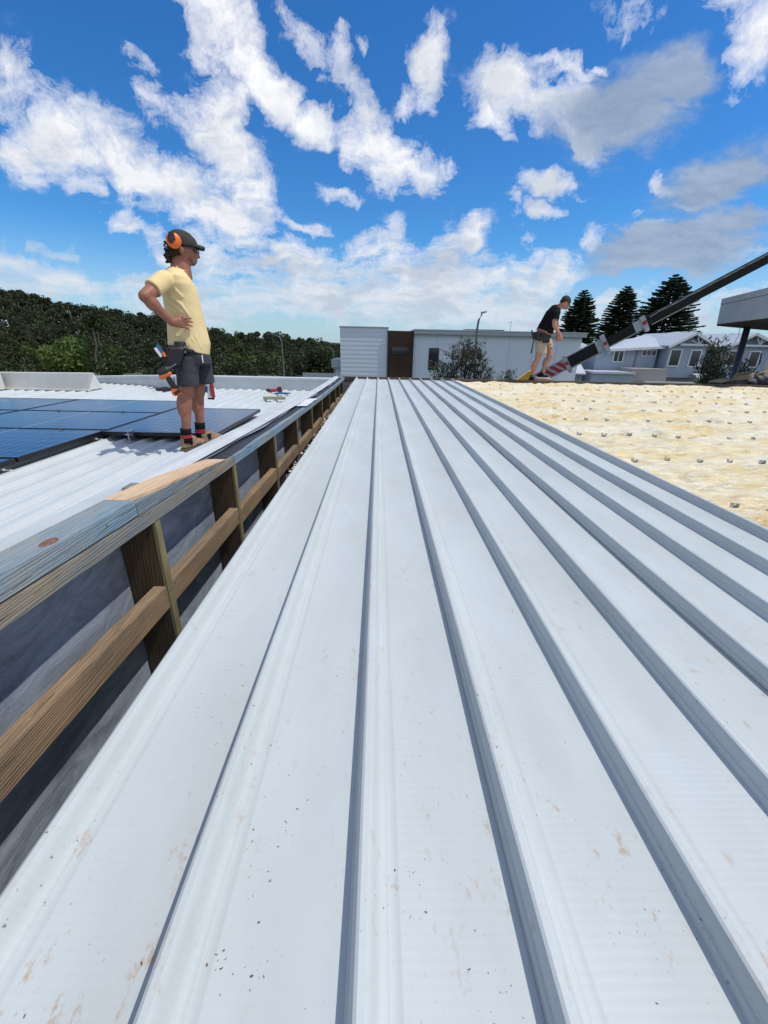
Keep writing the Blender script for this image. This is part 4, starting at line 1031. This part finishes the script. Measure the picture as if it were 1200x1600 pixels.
    hr.ell(hc-fw*.02, fw*.092, lat*.078, Z*.092)
    for k in range(46):
        c = J(350+rs.gauss(0, 17), 236+rs.gauss(0, 24), rs.gauss(0, .035)); a = V((rs.gauss(0, 1), rs.gauss(0, 1), rs.gauss(0, 1))).normalized()
        hr.ell(c, a*.017, a.cross(Z).normalized()*.013, a.cross(u).normalized()*.012, 8, 6)
    hr.ell(J(378, 232), fw*.04, lat*.055, Z*.05); remesh(hr, 'hair', HAIR, root, .007, 1)
    cp = MB(); cc = J(432, 150)
    cp.loft([(J(448, 196)+Z*.002, fw*.112, lat*.088, ), (J(444, 170), fw*.113, lat*.088), (J(436, 135), fw*.103, lat*.080), (J(424, 100), fw*.075, lat*.06), (J(416, 80), fw*.035, lat*.03)], 24)
    cap = remesh(cp, 'cap', CAPM, root, .007, 2, .006, .05)
    a0, a1 = J(515, 178), J(591, 200)
    vs = []; n = 10
    for j in range(5):
        t = j/4; c = a0.lerp(a1, t)+Z*.010*math.sin(t*2.6)
        wd = .078*math.sqrt(max(0, 1-(t*.93)**3.0))
        for i in range(n+1): s = -1+2*i/n; vs.append(c+lat*wd*s-Z*.022*s*s-fw*.012*s*s)
    m2 = MB().add(vs, [(j*(n+1)+i, j*(n+1)+i+1, (j+1)*(n+1)+i+1, (j+1)*(n+1)+i) for j in range(4) for i in range(n)]); br = m2.build('brim', CAPM, cap, smooth=True); md = br.modifiers.new('s', 'SOLIDIFY'); md.thickness = .007
    gl = MB()
    for s in (-1, 1):
        c = J(536, 222)+lat*s*.034; gl.ell(c, fw*.014, lat*.034, Z*.024)
        gl.obox(J(538, 214)+lat*s*.066, J(452, 200)+lat*s*.086, .006, .015)
    gl.capsule(J(540, 219)-lat*.01, J(540, 219)+lat*.01, .004, .004, 6); gl.build('sunglasses', LENS, root, smooth=True)
    mf = MB(); side = J(384, 168)-lat*0
    toward = -w if lat.dot(w) > 0 else -w
    for s in (1, -1):
        c = J(386, 166)+w*s*.082; mf = MB()
        mf.tube([c-w*s*.012, c+w*s*.006, c+w*s*.022, c+w*s*.034, c+w*s*.038], [.050, .056, .054, .040, .012], 20)
        em = mf.build('ear_muff_cup', ORANGE, root, smooth=True)
    c = J(386, 166)-w*.1225; mm = MB(); mm.obox(c+Z*.05-u*.012, c-Z*.004-u*.006, .010, .040, up=u); mm.ell(c-u*.02+Z*.006, u*.022, w*.006, Z*.034); mm.build('cup_shell', mat('dark_brown_shell', (.035, .02, .018), .5), em)
    bd = MB(); cR = J(386, 160); bd.tube([cR-w*.112-Z*.01-u*.02, cR-w*.09-u*.045-Z*.03, cR-w*.05-u*.07-Z*.03, cR-u*.075-Z*.03, cR+w*.05-u*.07-Z*.03, cR+w*.09-u*.045-Z*.03, cR+w*.112-u*.02-Z*.01], .006, 8); bd.build('headband', BLACK, root, smooth=True)
    # t-shirt
    t = MB()
    t.loft([G.ring(352, 322, 478, 358, 0, .082), G.ring(326, 345, 488, 380, 0, .135), G.ring(306, 385, 500, 410, 0, .195), G.ring(303, 450, 525, 450, 0, .205), G.ring(310, 520, 545, 500, 0, .19), G.ring(325, 610, 566, 590, 0, .178), G.ring(338, 700, 590, 680, 0, .175), G.ring(342, 780, 612, 770, 0, .182), G.ring(345, 836, 627, 830, 0, .186), G.ring(400, 858, 622, 905, 0, .182)], 32)
    def sleeve(S, E, r0, r1, f):
        d = (E-S).normalized(); a = d.cross(w).normalized(); bb = d.cross(a); e = S.lerp(E, f)
        t.loft([(S-d*.045, a*r0*.8, bb*r0*.8), (S, a*r0, bb*r0), (S.lerp(e, .5), a*(r0*.97), bb*(r0*.97)), (e, a*r1, bb*r1)], 20)
    sleeve(S+V((0, 0, .006)), E+V((0, 0, .006)), .070, .067, .60); sleeve(S2, E2, .072, .068, .55)
    RG = [(345, 326, 488, .135), (400, 305, 502, .197), (450, 303, 525, .205), (520, 310, 545, .19), (610, 325, 566, .178), (700, 338, 590, .175), (780, 342, 612, .182), (836, 345, 627, .186), (905, 380, 622, .182)]
    def surf(x, y):
        for (a, b) in zip(RG, RG[1:]):
            if y <= b[0] or b is RG[-1]:
                f = max(0, min(1, (y-a[0])/(b[0]-a[0]))); xl, xr, vh = (a[k]+(b[k]-a[k])*f for k in (1, 2, 3)); break
        q = max(-.97, min(.97, (x-(xl+xr)/2)/((xr-xl)/2))); return J(x, y, -vh*math.sqrt(1-q*q)+.004)
    for pts, r_ in (([(322, 470), (370, 520), (430, 570), (480, 640), (515, 715)], .013), ([(318, 520), (370, 575), (430, 615), (470, 650)], .011), ([(330, 580), (380, 620), (420, 640)], .010),
                    ([(470, 430), (520, 520), (555, 610), (580, 720), (600, 820)], .012), ([(505, 715), (530, 790), (565, 860), (590, 890)], .014), ([(470, 735), (510, 810), (560, 875)], .011),
                    ([(350, 745), (400, 775), (460, 790), (520, 830)], .010), ([(350, 790), (400, 815), (450, 825)], .009), ([(345, 700), (370, 735), (420, 760)], .010), ([(380, 430), (400, 480), (440, 520), (500, 560)], .009),
                    ([(340, 400), (355, 450), (350, 500)], .012), ([(560, 640), (590, 740), (612, 840)], .010)):
        P_ = [surf(x, y) for x, y in pts]
        for k, (p_, q_) in enumerate(zip(P_, P_[1:])):
            e0 = .35 if k == 0 else 1.; e1 = .3 if k == len(P_)-2 else 1.; t.capsule(p_, q_, r_*e0, r_*e1, 8)
    sh = remesh(t, 't_shirt', SHIRT, root, .006, 4, .010, .16)
    ck = MB(); K0 = [J(405, 322, -.075), J(430, 355, -.09), J(468, 392, -.07), J(496, 425, -.03), J(502, 420, .02), J(485, 375, .08)]
    ck.tube(K0, .0055, 6); ck.build('collar_rib', SHIRT, sh, smooth=True)
    bt = MB().tube([J(490, 438, -.075), J(492, 438, -.083)], .005, 8); bt.build('button', TRIM, sh)
    # shorts
    s_ = MB()
    s_.loft([G.ring(360, 835, 612, 872, 0, .165), G.ring(378, 900, 628, 915, 0, .178), G.ring(392, 960, 640, 965, 0, .17)], 28)
    s_.loft([G.ring(385, 900, 560, 930, -.085, .098), G.ring(396, 1000, 552, 1000, -.09, .100), G.ring(404, 1104, 554, 1106, -.095, .103)], 24)
    s_.loft([G.ring(470, 930, 628, 930, .085, .098), G.ring(490, 1010, 642, 1005, .09, .10), G.ring(500, 1094, 658, 1090, .095, .103)], 24)
    shorts = remesh(s_, 'shorts', SHORTS, root, .007, 2, .010, .06)
    MB().tube([J(572, 905, -.15), J(574, 930, -.17), J(578, 955, -.172)], .005, 6).build('drawstring', TRIM, shorts)
    # socks and boots
    for (sx, sy, ex, ey, dw, lab) in ((464, 1388, 468, 1460, -.10, 0), (556, 1348, 562, 1425, .10, 1)):
        a, e = J(sx, sy, dw), J(ex, ey, dw); sk = MB().tube([a, a.lerp(e, .3), e, e-Z*.03], [.047, .046, .045, .045], 16).build('sock', BLACKFAB, root, smooth=True)
        for f in (.62, .78): c = a.lerp(e, f); MB().tube([c+Z*.006, c-Z*.006], .0485, 16).build('red_band', RED, sk)
    for (hx, hy, tx, ty, an, dw) in ((-1.765, 3.69, -1.690, 3.93, (462, 1412), -.10), (-1.690, 3.93, -1.600, 4.17, (562, 1385), .10)):
        A = J(*an, dw); zg = ZL+.026; heel = V((hx, hy, zg)); toe = V((tx, ty, zg)); d = (toe-heel).normalized(); s = d.cross(Z)
        A2 = V((heel.x+d.x*.055, heel.y+d.y*.055, A.z-.05))
        m = MB(); m.loft([(A2, d*.056, s*.047), (V((A2.x, A2.y, zg+.105)), d*.058, s*.046), (heel+d*.07+Z*.06, d*.075, s*.044), (heel+d*.085+Z*.022, d*.10, s*.043)], 20)
        m.ell(heel+d*.16+Z*.045, d*.10, s*.046, Z*.035); m.ell(heel+d*.215+Z*.036, d*.055, s*.047, Z*.030); m.ell(heel+d*.115+Z*.075, d*.065, s*.038, Z*.042)
        bo = remesh(m, 'boot', BOOT, root, .006, 2)
        q = MB().loft([(heel+d*.115+Z*.0005, d*.152, s*.048), (heel+d*.115+Z*.018, d*.150, s*.047)], 24); q.build('sole', mat('rubber_sole', (.10, .075, .05), .8), bo)
        for sg in (-1, 1): gs = MB(); gs.hexa([A2+s*sg*.042-d*.024-Z*.002, A2+s*sg*.0485-d*.024-Z*.002, A2+s*sg*.0485+d*.026-Z*.002, A2+s*sg*.042+d*.026-Z*.002], [V((A2.x, A2.y, zg+.045))+s*sg*.038-d*.008, V((A2.x, A2.y, zg+.045))+s*sg*.0475-d*.008, V((A2.x, A2.y, zg+.045))+s*sg*.0475+d*.018, V((A2.x, A2.y, zg+.045))+s*sg*.038+d*.018]); gs.build('elastic_gore', BLACKFAB, bo)
    # tool belt
    tb = MB(); tb.loft([G.ring(352, 838, 612, 880, 0, .188), G.ring(355, 868, 616, 905, 0, .188)], 28)
    tb.loft([(J(425, 815, -.20), u*.045, w*.03), (J(430, 880, -.21), u*.05, w*.035), (J(405, 905, -.21), u*.05, w*.03)], 14)
    tb.hexa([J(345, 850, -.17), J(470, 865, -.17), J(430, 985, -.17), J(335, 985, -.17)], [J(345, 850, -.25), J(462, 865, -.25), J(425, 975, -.25), J(335, 985, -.25)])
    tb.hexa([J(280, 905, -.15), J(345, 880, -.15), J(392, 985, -.15), J(350, 1000, -.15)], [J(280, 905, -.22), J(345, 880, -.22), J(392, 985, -.22), J(350, 1000, -.22)])
    belt = remesh(tb, 'tool_belt', mat('black_leather', (.012, .012, .014), .55), root, .007, 1)
    for (x, y, x2, y2, m) in ((275, 838, 325, 905, BLUEP), (313, 888, 332, 915, ORANGE), (263, 858, 305, 915, TRIM), (345, 905, 400, 960, STEEL)): MB().obox(J(x, y, -.235), J(x2, y2, -.232), .012, .022).build('hand_tool', m, root)
    MB().tube([J(248, 935, -.2), J(330, 890, -.2)], .006, 6).build('marker', BLACK, root)
    MB().tube([J(355, 995, -.25), J(400, 962, -.25)], .004, 6).build('nail_punch', STEEL, root)
    for (x, y) in ((458, 852), (462, 885)): MB().tube([J(x, y, -.20), J(x, y, -.262)], .006, 8).build('rivet', STEEL, belt)
    # drill hanging in the holster
    dr = thing('cordless_drill', J(345, 1060, -.26), 'orange and black cordless drill hanging from the standing man\'s tool belt', 'drill')
    mb = MB(); mb.capsule(J(305, 1020, -.27), J(335, 1005, -.27), .032, .034); mb.tube([J(335, 1005, -.27), J(372, 985, -.27)], [.026, .014], 12); mb.build('motor_housing', BLACK, dr, smooth=True)
    mb = MB(); mb.capsule(J(308, 1046, -.275), J(352, 1026, -.275), .023, .022); mb.build('orange_shell', ORANGE, dr, smooth=True)
    mb = MB(); mb.obox(J(345, 1048, -.27), J(392, 1128, -.27), .034, .044); mb.build('grip', BLACK, dr, bevel=.008)
    mb = MB(); mb.obox(J(388, 1122, -.27), J(412, 1170, -.27), .060, .066); bt = mb.build('battery_base', ORANGE, dr, bevel=.010)
    mb = MB(); mb.obox(J(402, 1140, -.305), J(417, 1158, -.305), .012, .050); mb.build('battery_label', BLACK, bt)
    mb = MB(); mb.obox(J(385, 1110, -.27), J(420, 1120, -.27), .050, .028); mb.build('battery_clip', BLACK, dr)
    # red and white tool hanging on the far side
    sw = thing('hand_saw', J(632, 1190, .24), 'red and white handled tool hanging behind the standing man\'s knee', 'tool')
    mb = MB(); mb.obox(J(633, 1092, .24), J(648, 1186, .24), .03, .034); mb.build('red_grip', RED, sw, bevel=.006)
    mb = MB(); mb.obox(J(610, 1070, .25), J(622, 1180, .25), .02, .034); mb.build('white_body', TRIM, sw, bevel=.004)
    mb = MB(); mb.capsule(J(615, 1190, .245), J(648, 1192, .245), .010, .010); mb.build('black_foot', BLACK, sw)
    MB().tube([J(600, 1110, .2), J(598, 1150, .2)], .014, 8).build('strap_end', BLUEP, sw)
man_standing()
def man_bending():
    G = Fig((3.66, 9.70, 0), 780, 440, 6.6667); J = G.J; u, w = G.u, G.w; Z = V((0, 0, 1))
    root = thing('person', (3.55, 9.72, .02), 'man bending down in black t-shirt and beige shorts at the far roof edge', 'person')
    b = MB(); fw = (u*.80-Z*.60).normalized(); lat = w; upv = (Z*.80+u*.60).normalized()
    hc = J(684, 222); b.ell(hc, fw*.10, lat*.078, upv*.12); b.ell(J(690, 262), fw*.055, lat*.055, upv*.05); b.capsule(J(706, 250), J(714, 262), .011, .014)
    b.ell(J(697, 284), fw*.02, lat*.03, upv*.02); b.ell(J(665, 235, -.08), fw*.02, lat*.01, upv*.03)
    b.capsule(J(655, 245), J(610, 275), .058, .072)
    b.loft([G.ring(575, 260, 625, 300, 0, .14), G.ring(520, 290, 615, 360, 0, .185), G.ring(460, 370, 590, 440, 0, .17), G.ring(420, 450, 560, 510, 0, .155), G.ring(385, 520, 540, 570, 0, .165), G.ring(385, 620, 545, 640, 0, .16)])
    for (hp, kn, an, dw, cf) in (((430, 620), (405, 790), (342, 975), -.10, (362, 880)), ((505, 620), (528, 770), (462, 915), .10, (480, 850))):
        H_, K, A = J(*hp, dw), J(*kn, dw), J(*an, dw); b.capsule(H_, K, .095, .062); b.capsule(K, A, .058, .038); b.ell(J(*cf, dw), u*.062, w*.058, Z*.12); b.capsule(A, A-Z*.05, .038, .04)
    S, E, W_ = J(585, 330, -.17), J(575, 455, -.25), J(632, 555, -.2)
    b.capsule(S, E, .062, .048); b.capsule(E, W_, .046, .030)
    hnd = J(642, 588, -.2); b.capsule(W_, hnd, .036, .036)
    for k in range(4):
        q = J(630+k*8, 592, -.2+.01*k); b.capsule(q, q-Z*.03+u*.004, .0105, .010, 8); b.capsule(q-Z*.03+u*.004, q-Z*.052-u*.012, .010, .0085, 8)
    b.capsule(J(625, 565, -.21), J(618, 590, -.22), .012, .010, 8)
    S2, E2, W2 = J(575, 330, .17), J(600, 450, .22), J(612, 570, .2)
    b.capsule(S2, E2, .06, .047); b.capsule(E2, W2, .045, .03); b.capsule(W2, J(606, 596, .2), .034, .034)
    for k in range(4): q = J(596+k*7, 602, .2); b.capsule(q, q-Z*.04, .010, .0085, 8)
    remesh(b, 'body', SKIN2, root, .008, 3)
    t = MB(); t.loft([G.ring(590, 235, 640, 292, 0, .10), G.ring(550, 250, 640, 320, 0, .175), G.ring(490, 310, 625, 380, 0, .205), G.ring(445, 390, 600, 440, 0, .185), G.ring(410, 450, 575, 500, 0, .178), G.ring(385, 500, 560, 548, 0, .182)], 28)
    for (S_, E_) in ((S, E), (S2, E2)):
        d = (E_-S_).normalized(); a = d.cross(w).normalized(); bb = d.cross(a); t.loft([(S_-d*.05, a*.07, bb*.07), (S_, a*.09, bb*.09), (S_.lerp(E_, .55), a*.082, bb*.082)], 18)
    remesh(t, 't_shirt', BLACKFAB, root, .009, 3, .015, .1)
    s_ = MB(); s_.loft([G.ring(372, 560, 540, 590, 0, .175), G.ring(372, 640, 552, 650, 0, .175)], 26)
    s_.loft([G.ring(370, 600, 500, 620, -.09, .10), G.ring(380, 735, 498, 752, -.10, .105)], 22); s_.loft([G.ring(450, 600, 556, 620, .09, .10), G.ring(475, 680, 560, 690, .10, .105)], 22)
    remesh(s_, 'shorts', BEIGE, root, .009, 2, .012, .07)
    c = MB(); c.loft([(hc+upv*.035-fw*.012, fw*.112, lat*.09), (hc+upv*.085-fw*.014, fw*.10, lat*.08), (hc+upv*.122-fw*.016, fw*.065, lat*.05), (hc+upv*.134-fw*.016, fw*.03, lat*.025)], 20); cap = remesh(c, 'cap', CAPM, root, .008, 2)
    a0 = hc+fw*.085+upv*.04; a1 = J(743, 278); MB().obox(a0, a1, .15, .014, up=upv, w2=.11, h2=.010).build('brim', CAPM, cap, bevel=.004)
    h2 = MB(); h2.ell(hc-fw*.03+upv*.005, fw*.085, lat*.082, upv*.075); remesh(h2, 'hair', HAIR, root, .009, 1)
    tb = MB(); tb.loft([G.ring(372, 520, 545, 560, 0, .195), G.ring(366, 560, 540, 600, 0, .195)], 24)
    tb.hexa([J(335, 530, -.12), J(430, 520, -.18), J(430, 620, -.18), J(345, 600, -.12)], [J(335, 530, -.22), J(430, 520, -.27), J(425, 620, -.27), J(345, 600, -.22)])
    tb.hexa([J(440, 545, -.17), J(530, 560, -.15), J(525, 640, -.15), J(450, 640, -.17)], [J(440, 545, -.25), J(530, 560, -.23), J(525, 640, -.23), J(450, 640, -.25)])
    belt = remesh(tb, 'tool_belt', MATS['black_leather'], root, .009, 1)
    for (x, y, x2, y2) in ((388, 492, 440, 505), (440, 505, 500, 525)): MB().obox(J(x, y, -.19), J(x2, y2, -.20), .02, .03).build('belt_edge', mat('tan_leather', (.30, .13, .07), .7), belt)
    hm = thing('hammer', J(345, 640, -.24), 'black handled hammer hanging from the bending man\'s tool belt', 'hammer')
    MB().tube([J(362, 590, -.26), J(350, 660, -.26), J(333, 745, -.26)], [.012, .013, .018], 8).build('handle', BLACK, hm, smooth=True); MB().obox(J(338, 505, -.26), J(362, 590, -.26), .02, .03).build('head', BLACK, hm)
    for (ax, ay, hx, tx, zy, dw) in ((340, 985, 300, 402, 1055, -.10), (458, 925, 402, 500, 1003, .12)):
        A = J(ax, ay, dw); heel = J(hx, zy, dw); toe = J(tx, zy+4, dw); d = (toe-heel).normalized()
        sk = MB().tube([A+Z*.03, A-Z*.03], [.046, .045], 12).build('sock', mat('olive_sock', (.10, .11, .06), .9), root)
        m = MB(); m.ell(heel.lerp(toe, .25)+Z*.05, d*.07, w*.042, Z*.05); m.ell(heel.lerp(toe, .6)+Z*.035, d*.11, w*.045, Z*.035); m.capsule(A-Z*.01, heel.lerp(toe, .28)+Z*.05, .046, .045)
        sh = remesh(m, 'shoe', BLACKFAB, root, .008, 1); MB().loft([(heel.lerp(toe, .5)+Z*.002, d*.15, w*.048), (heel.lerp(toe, .5)+Z*.022, d*.148, w*.047)], 18).build('sole', TRIM, sh)
        if dw > 0:
            o = thing('timber_block', heel.lerp(toe, .6), 'short pale timber block under the bending man\'s rear foot', 'timber'); MB().obox(heel-Z*.03-u*.06, toe-Z*.03+u*.10, .2, .045).build('block', FRESH, o)
man_bending()
# ------------------------------------------------------------------ crane boom
def boom():
    a = atY(822, 601, 13.4); b = atY(1200, 403.5, 11.2); d = b-a; L = d.length; e = a+d*1.45; dn = d.normalized()
    sd = dn.cross(V((0, 0, 1))).normalized(); upn = sd.cross(dn)
    def P(px):   # point of the axis seen at picture column px
        t = 0.; lo, hi = 0., 1.45
        for _ in range(40):
            t = (lo+hi)/2; q = project(a+d*t)[0]
            if q < px: lo = t
            else: hi = t
        return a+d*t
    r = thing('crane_boom', (a.x, a.y, -4.6), 'telescopic crane boom reaching up to the right, black with white collars and red stripes', 'crane')
    bw = mat('boom_white', (.44, .46, .47), .45, nscale=2); bk = mat('boom_black', (.012, .012, .013), .75, col2=(.022, .024, .022), nscale=2, spec=.2)
    s1 = MB().obox(P(828), P(884), .30, .34).build('base_section', bw, r)
    for k in range(5):   # red warning chevrons, thin plates on the flank
        c0 = P(833+k*10.5); MB().add([c0-sd*0+V((0, 0, 0))+sd*s_*.153+dn*x_+upn*y_ for s_ in (1,) for (x_, y_) in ((.12, -.14), (.25, -.14), (.05, .14), (-.08, .14))]+[c0+sd*.156+dn*x_+upn*y_ for (x_, y_) in ((.12, -.14), (.25, -.14), (.05, .14), (-.08, .14))], [(0, 1, 2, 3), (7, 6, 5, 4), (0, 4, 5, 1), (1, 5, 6, 2), (2, 6, 7, 3), (3, 7, 4, 0)]).build('red_stripe', RED, s1)
    MB().obox(P(889), P(934), .28, .31).build('black_section', bk, r); MB().obox(P(887)-upn*.18, P(937)-upn*.175, .20, .05).build('lower_rail', bw, r)
    MB().obox(P(887)+upn*.17, P(934)+upn*.17, .26, .03).build('upper_rail', bw, r)
    MB().obox(P(932), P(943), .30, .34).build('section_end', bw, r)
    MB().obox(P(947), P(991), .24, .25).build('black_section', bk, r); MB().obox(P(947)-upn*.143, P(1000)-upn*.14, .18, .035).build('lower_rail', bw, r)
    MB().obox(P(990.5), P(1002), .25, .27).build('section_end', bw, r)
    MB().obox(P(1009), e, .22, .235, w2=.20, h2=.215).build('black_section', bk, r)
    for k in range(16):   # worn pale strips along the top edge of the last section
        q = P(1016+k*13); ln = .16+.10*((k*7) % 3); MB().obox(q+upn*(.085+.012*((k*5) % 3-1))+sd*.1125, q+dn*ln*1.2+upn*(.093+.010*((k*3) % 3-1))+sd*.1125, .006, .022+.008*(k % 3)).build('worn_strip', mat('worn_strip', (.30, .30, .26), .7), r)
    MB().obox(P(1009)+upn*.127, e+upn*.117, .06, .02).build('hose_track', mat('hose_blue', (.05, .09, .14), .5), r)
    MB().obox(P(1015)-upn*.132, P(1090)-upn*.127, .16, .03).build('lower_rail', bw, r)
    for px, w_, h_ in ((886, .42, .44), (945, .44, .47), (1006, .34, .34)):
        c = P(px); m = MB()
        for sg in (-1, 1): m.obox(c-dn*.06+upn*sg*h_/2, c+dn*.06+upn*sg*h_/2, w_, .035); m.obox(c-dn*.06+sd*sg*w_/2, c+dn*.06+sd*sg*w_/2, .035, h_)
        col = m.build('collar', bw, r, bevel=.006)
        MB().obox(c-dn*.045+sd*(w_/2+.02), c+dn*.05+sd*(w_/2+.02), .008, .10).build('red_mark', RED, col)
        MB().tube([c-upn*(h_/2+.03)-sd*.06, c-upn*(h_/2+.03)+sd*.2], .05, 10).build('roller', STEEL, col)
        if px == 1006:
            for x_ in (-.03, .04): MB().tube([c+sd*.17+dn*x_+upn*x_*.8, c+sd*.20+dn*x_+upn*x_*.8], .018, 10).build('bolt_hole', BLACK, col)
    # yellow foot of the boom and its column down to the truck
    q = [atY(806, 596, 13.2), atY(838, 598, 13.2), atY(834, 578, 13.2), atY(826, 581, 13.2)]
    MB().hexa([p for p in q], [p+V((.1, .4, 0)) for p in q]).build('boom_foot', mat('crane_yellow', (.62, .36, .03), .5, nscale=2), r)
    MB().box(a.x-.35, a.x+.45, 13.2, 14.0, -4.2, -.35).build('column', MATS['crane_yellow'], r, bevel=.03)
    MB().box(a.x-1.2, a.x+4.5, 12.9, 14.9, -4.15, -3.7).build('chassis', BLACK, r, bevel=.03)
    for x in (a.x-.6, a.x+2.6, a.x+3.8):
        for y in (12.95, 14.85): MB().tube([(x, y-.14, -4.12), (x, y+.14, -4.12)], .48, 20).build('wheel', BLACK, r)
boom()
# ------------------------------------------------------------------ canopy and things at the right
def canopy():
    zb_, = (atY(1120, 506.5, 12.6).z,); C1 = atY(1120, 506.5, 12.6); C2 = atY(1128, 467, 12.6); R1 = atZ(1240, 492, zb_); R2b = atZ(1290, 523, zb_)
    d = V((R1.x-C1.x, R1.y-C1.y, 0)); zt = C2.z; zm = zb_+(zt-zb_)*.76
    r = thing('canopy', (9.16, 11, -4.6), 'grey boxed canopy roof edge on a leaning dark post at far right', 'canopy')
    D = [C1, C1+d, R2b, C1+V((.3, .35, 0))]
    def pr(z0, z1, i0, ins, name, m):
        a = [V((p.x+i0, p.y, z0)) for p in D]; b = [V((p.x, p.y, z1))+V((ins, 0, 0)) for p in D]; MB().hexa(a, b).build(name, m, r)
    pr(zb_, zm, 0, -.05, 'fascia', mat('canopy_grey', (.50, .535, .57), .5, nscale=.4)); pr(zm+.012, zt, -.055, -.07, 'capping', MATS['canopy_grey'])
    pr(zb_-.03, zb_-.002, 0, 0, 'soffit', mat('dark_soffit', (.03, .03, .03), .8))
    p0, p1 = atY(1142.5, 600, 12.7), atY(1168, 511, 12.8); p0b = p0+(p0-p1)*2.6
    MB().tube([p0b, p1], .083, 12).build('post', mat('post_dark_grey', (.055, .065, .08), .5, nscale=.5), r, smooth=True)
    MB().tube([atY(1157, 508, 11.3), atY(1154, 525, 11.3), atY(1146, 538, 11.3)], .006, 5).build('hanging_cable', BLACK, r)
    y = 10.3
    h = thing('coiled_hose', atY(1160, 596, y), 'tan coiled ring of hose lying beyond the far beam at right', 'hose')
    c = atY(1161, 588.5, y); m = MB()
    for k in range(3):
        pts = [c+V((math.cos(t)*(.20-.018*k), math.sin(t)*.16, .035*k-.03+math.cos(t)*.045)) for t in np.linspace(0, 2*PI, 25)]; m.tube(pts, .022, 7)
    m.build('coil', mat('tan_hose', (.26, .19, .11), .7), h, smooth=True)
    t = thing('tarp_pile', atY(1170, 600, 10.6), 'dark crumpled tarp and bags heaped beyond the beam at right', 'tarp')
    rs = random.Random(4); m = MB()
    for i in range(16):
        px = 1118+i*9; cc = atY(px, 599-(6 if px > 1160 else 0)*rs.random(), 10.7); m.ell(cc, V((.16, .05, 0)), V((-.04, .16, 0)), V((0, 0, .06+.09*rs.random()+(.05 if px > 1170 else 0))))
    remesh(m, 'tarp', mat('dark_tarp', (.03, .032, .036), .6), t, .02, 2, .05, .12)
    s = thing('cardboard_sheet', atY(1190, 585, 10.9), 'pale brown folded board on top of the dark tarp pile', 'board')
    MB().obox(atY(1178, 590, 10.9), atY(1215, 578, 10.9), .4, .05).build('board', mat('cardboard', (.32, .22, .15), .9), s)
    MB().obox(atY(1116, 597, 10.5), atY(1136, 593, 10.6), .3, .03).build('loose_flap', MATS['cardboard'], s)
    k = thing('curved_conduit', atY(1175, 588, 10.8), 'black curved conduit pipe rising from the tarp pile at right', 'pipe')
    MB().tube([atY(1172, 585, 10.8), atY(1180, 577, 10.8), atY(1187, 567, 10.8), atY(1190, 552, 10.8)], .018, 8).build('pipe', BLACK, k, smooth=True)
canopy()
# ------------------------------------------------------------------ loose tools on the lower roof
def loose():
    z = ZL+.026
    p = atZ(262, 608.5, z+.03); r = thing('black_tool', (p.x, p.y, z), 'black corded power tool lying on the lower roof behind the standing man', 'power tool')
    MB().capsule(p-V((.20, 0, 0)), p+V((.0, .02, 0)), .035, .05).build('body', BLACK, r, smooth=True); MB().obox(p+V((.02, 0, 0)), p+V((.20, .05, 0)), .08, .07).build('head', BLACK, r, bevel=.01)
    MB().ell(p+V((.30, .02, .02)), V((.09, 0, 0)), V((0, .06, 0)), V((0, 0, .06))).build('handle', mat('dark_teal', (.02, .05, .055), .6), r, smooth=True)
    MB().tube([p+V((-.2, 0, 0)), p+V((-.33, -.03, .02)), p+V((-.42, .03, .05)), p+V((-.36, .1, .05)), p+V((-.25, .06, .02))], .006, 5).build('wire_loop', BLACK, r)
    p = atZ(434, 611, z+.03); r = thing('red_drill', (p.x, p.y, z), 'dark red cordless drill lying on the far part of the lower roof', 'drill')
    MB().capsule(p+V((-.17, 0, -.0)), p+V((.02, 0, .02)), .035, .03).build('body', RED, r, smooth=True); MB().obox(p+V((.0, 0, .02)), p+V((.08, 0, .03)), .06, .11).build('battery', mat('dark_red', (.10, .015, .02), .5), r, bevel=.01)
    MB().ell(p+V((-.17, 0, .01)), V((.07, 0, 0)), V((0, .04, 0)), V((0, 0, .03))).build('nose', BLACK, r, smooth=True)
    p = atZ(438, 615.5, z+.012); MB().hexa([p+V((-.1, -.06, 0)), p+V((.16, -.03, 0)), p+V((.2, .06, 0)), p+V((-.04, .05, 0))], [p+V((-.1, -.06, .02)), p+V((.14, -.03, .03)), p+V((.18, .06, .02)), p+V((-.04, .05, .03))]).build('blue_pouch', mat('blue_cloth', (.03, .11, .26), .8)).__setitem__('label', 'flat blue pouch lying beside the red drill'); bpy.data.objects['blue_pouch']['category'] = 'pouch'
    a, b = atZ(412, 621.5, z+.04), atZ(446, 622, z+.04); r = thing('timber_offcut', (a+b)/2, 'pale green timber offcut raised on two small feet near the red drill', 'offcut')
    og = mat('pale_green_timber', (.36, .38, .24), .8, nscale=2); MB().obox(a, b, .1, .045).build('plank', og, r, bevel=.004)
    for f in (.08, .55): q = a.lerp(b, f); MB().box(q.x-.02, q.x+.02, q.y-.06, q.y+.03, z-.002, z+.02).build('foot', og, r)
loose()
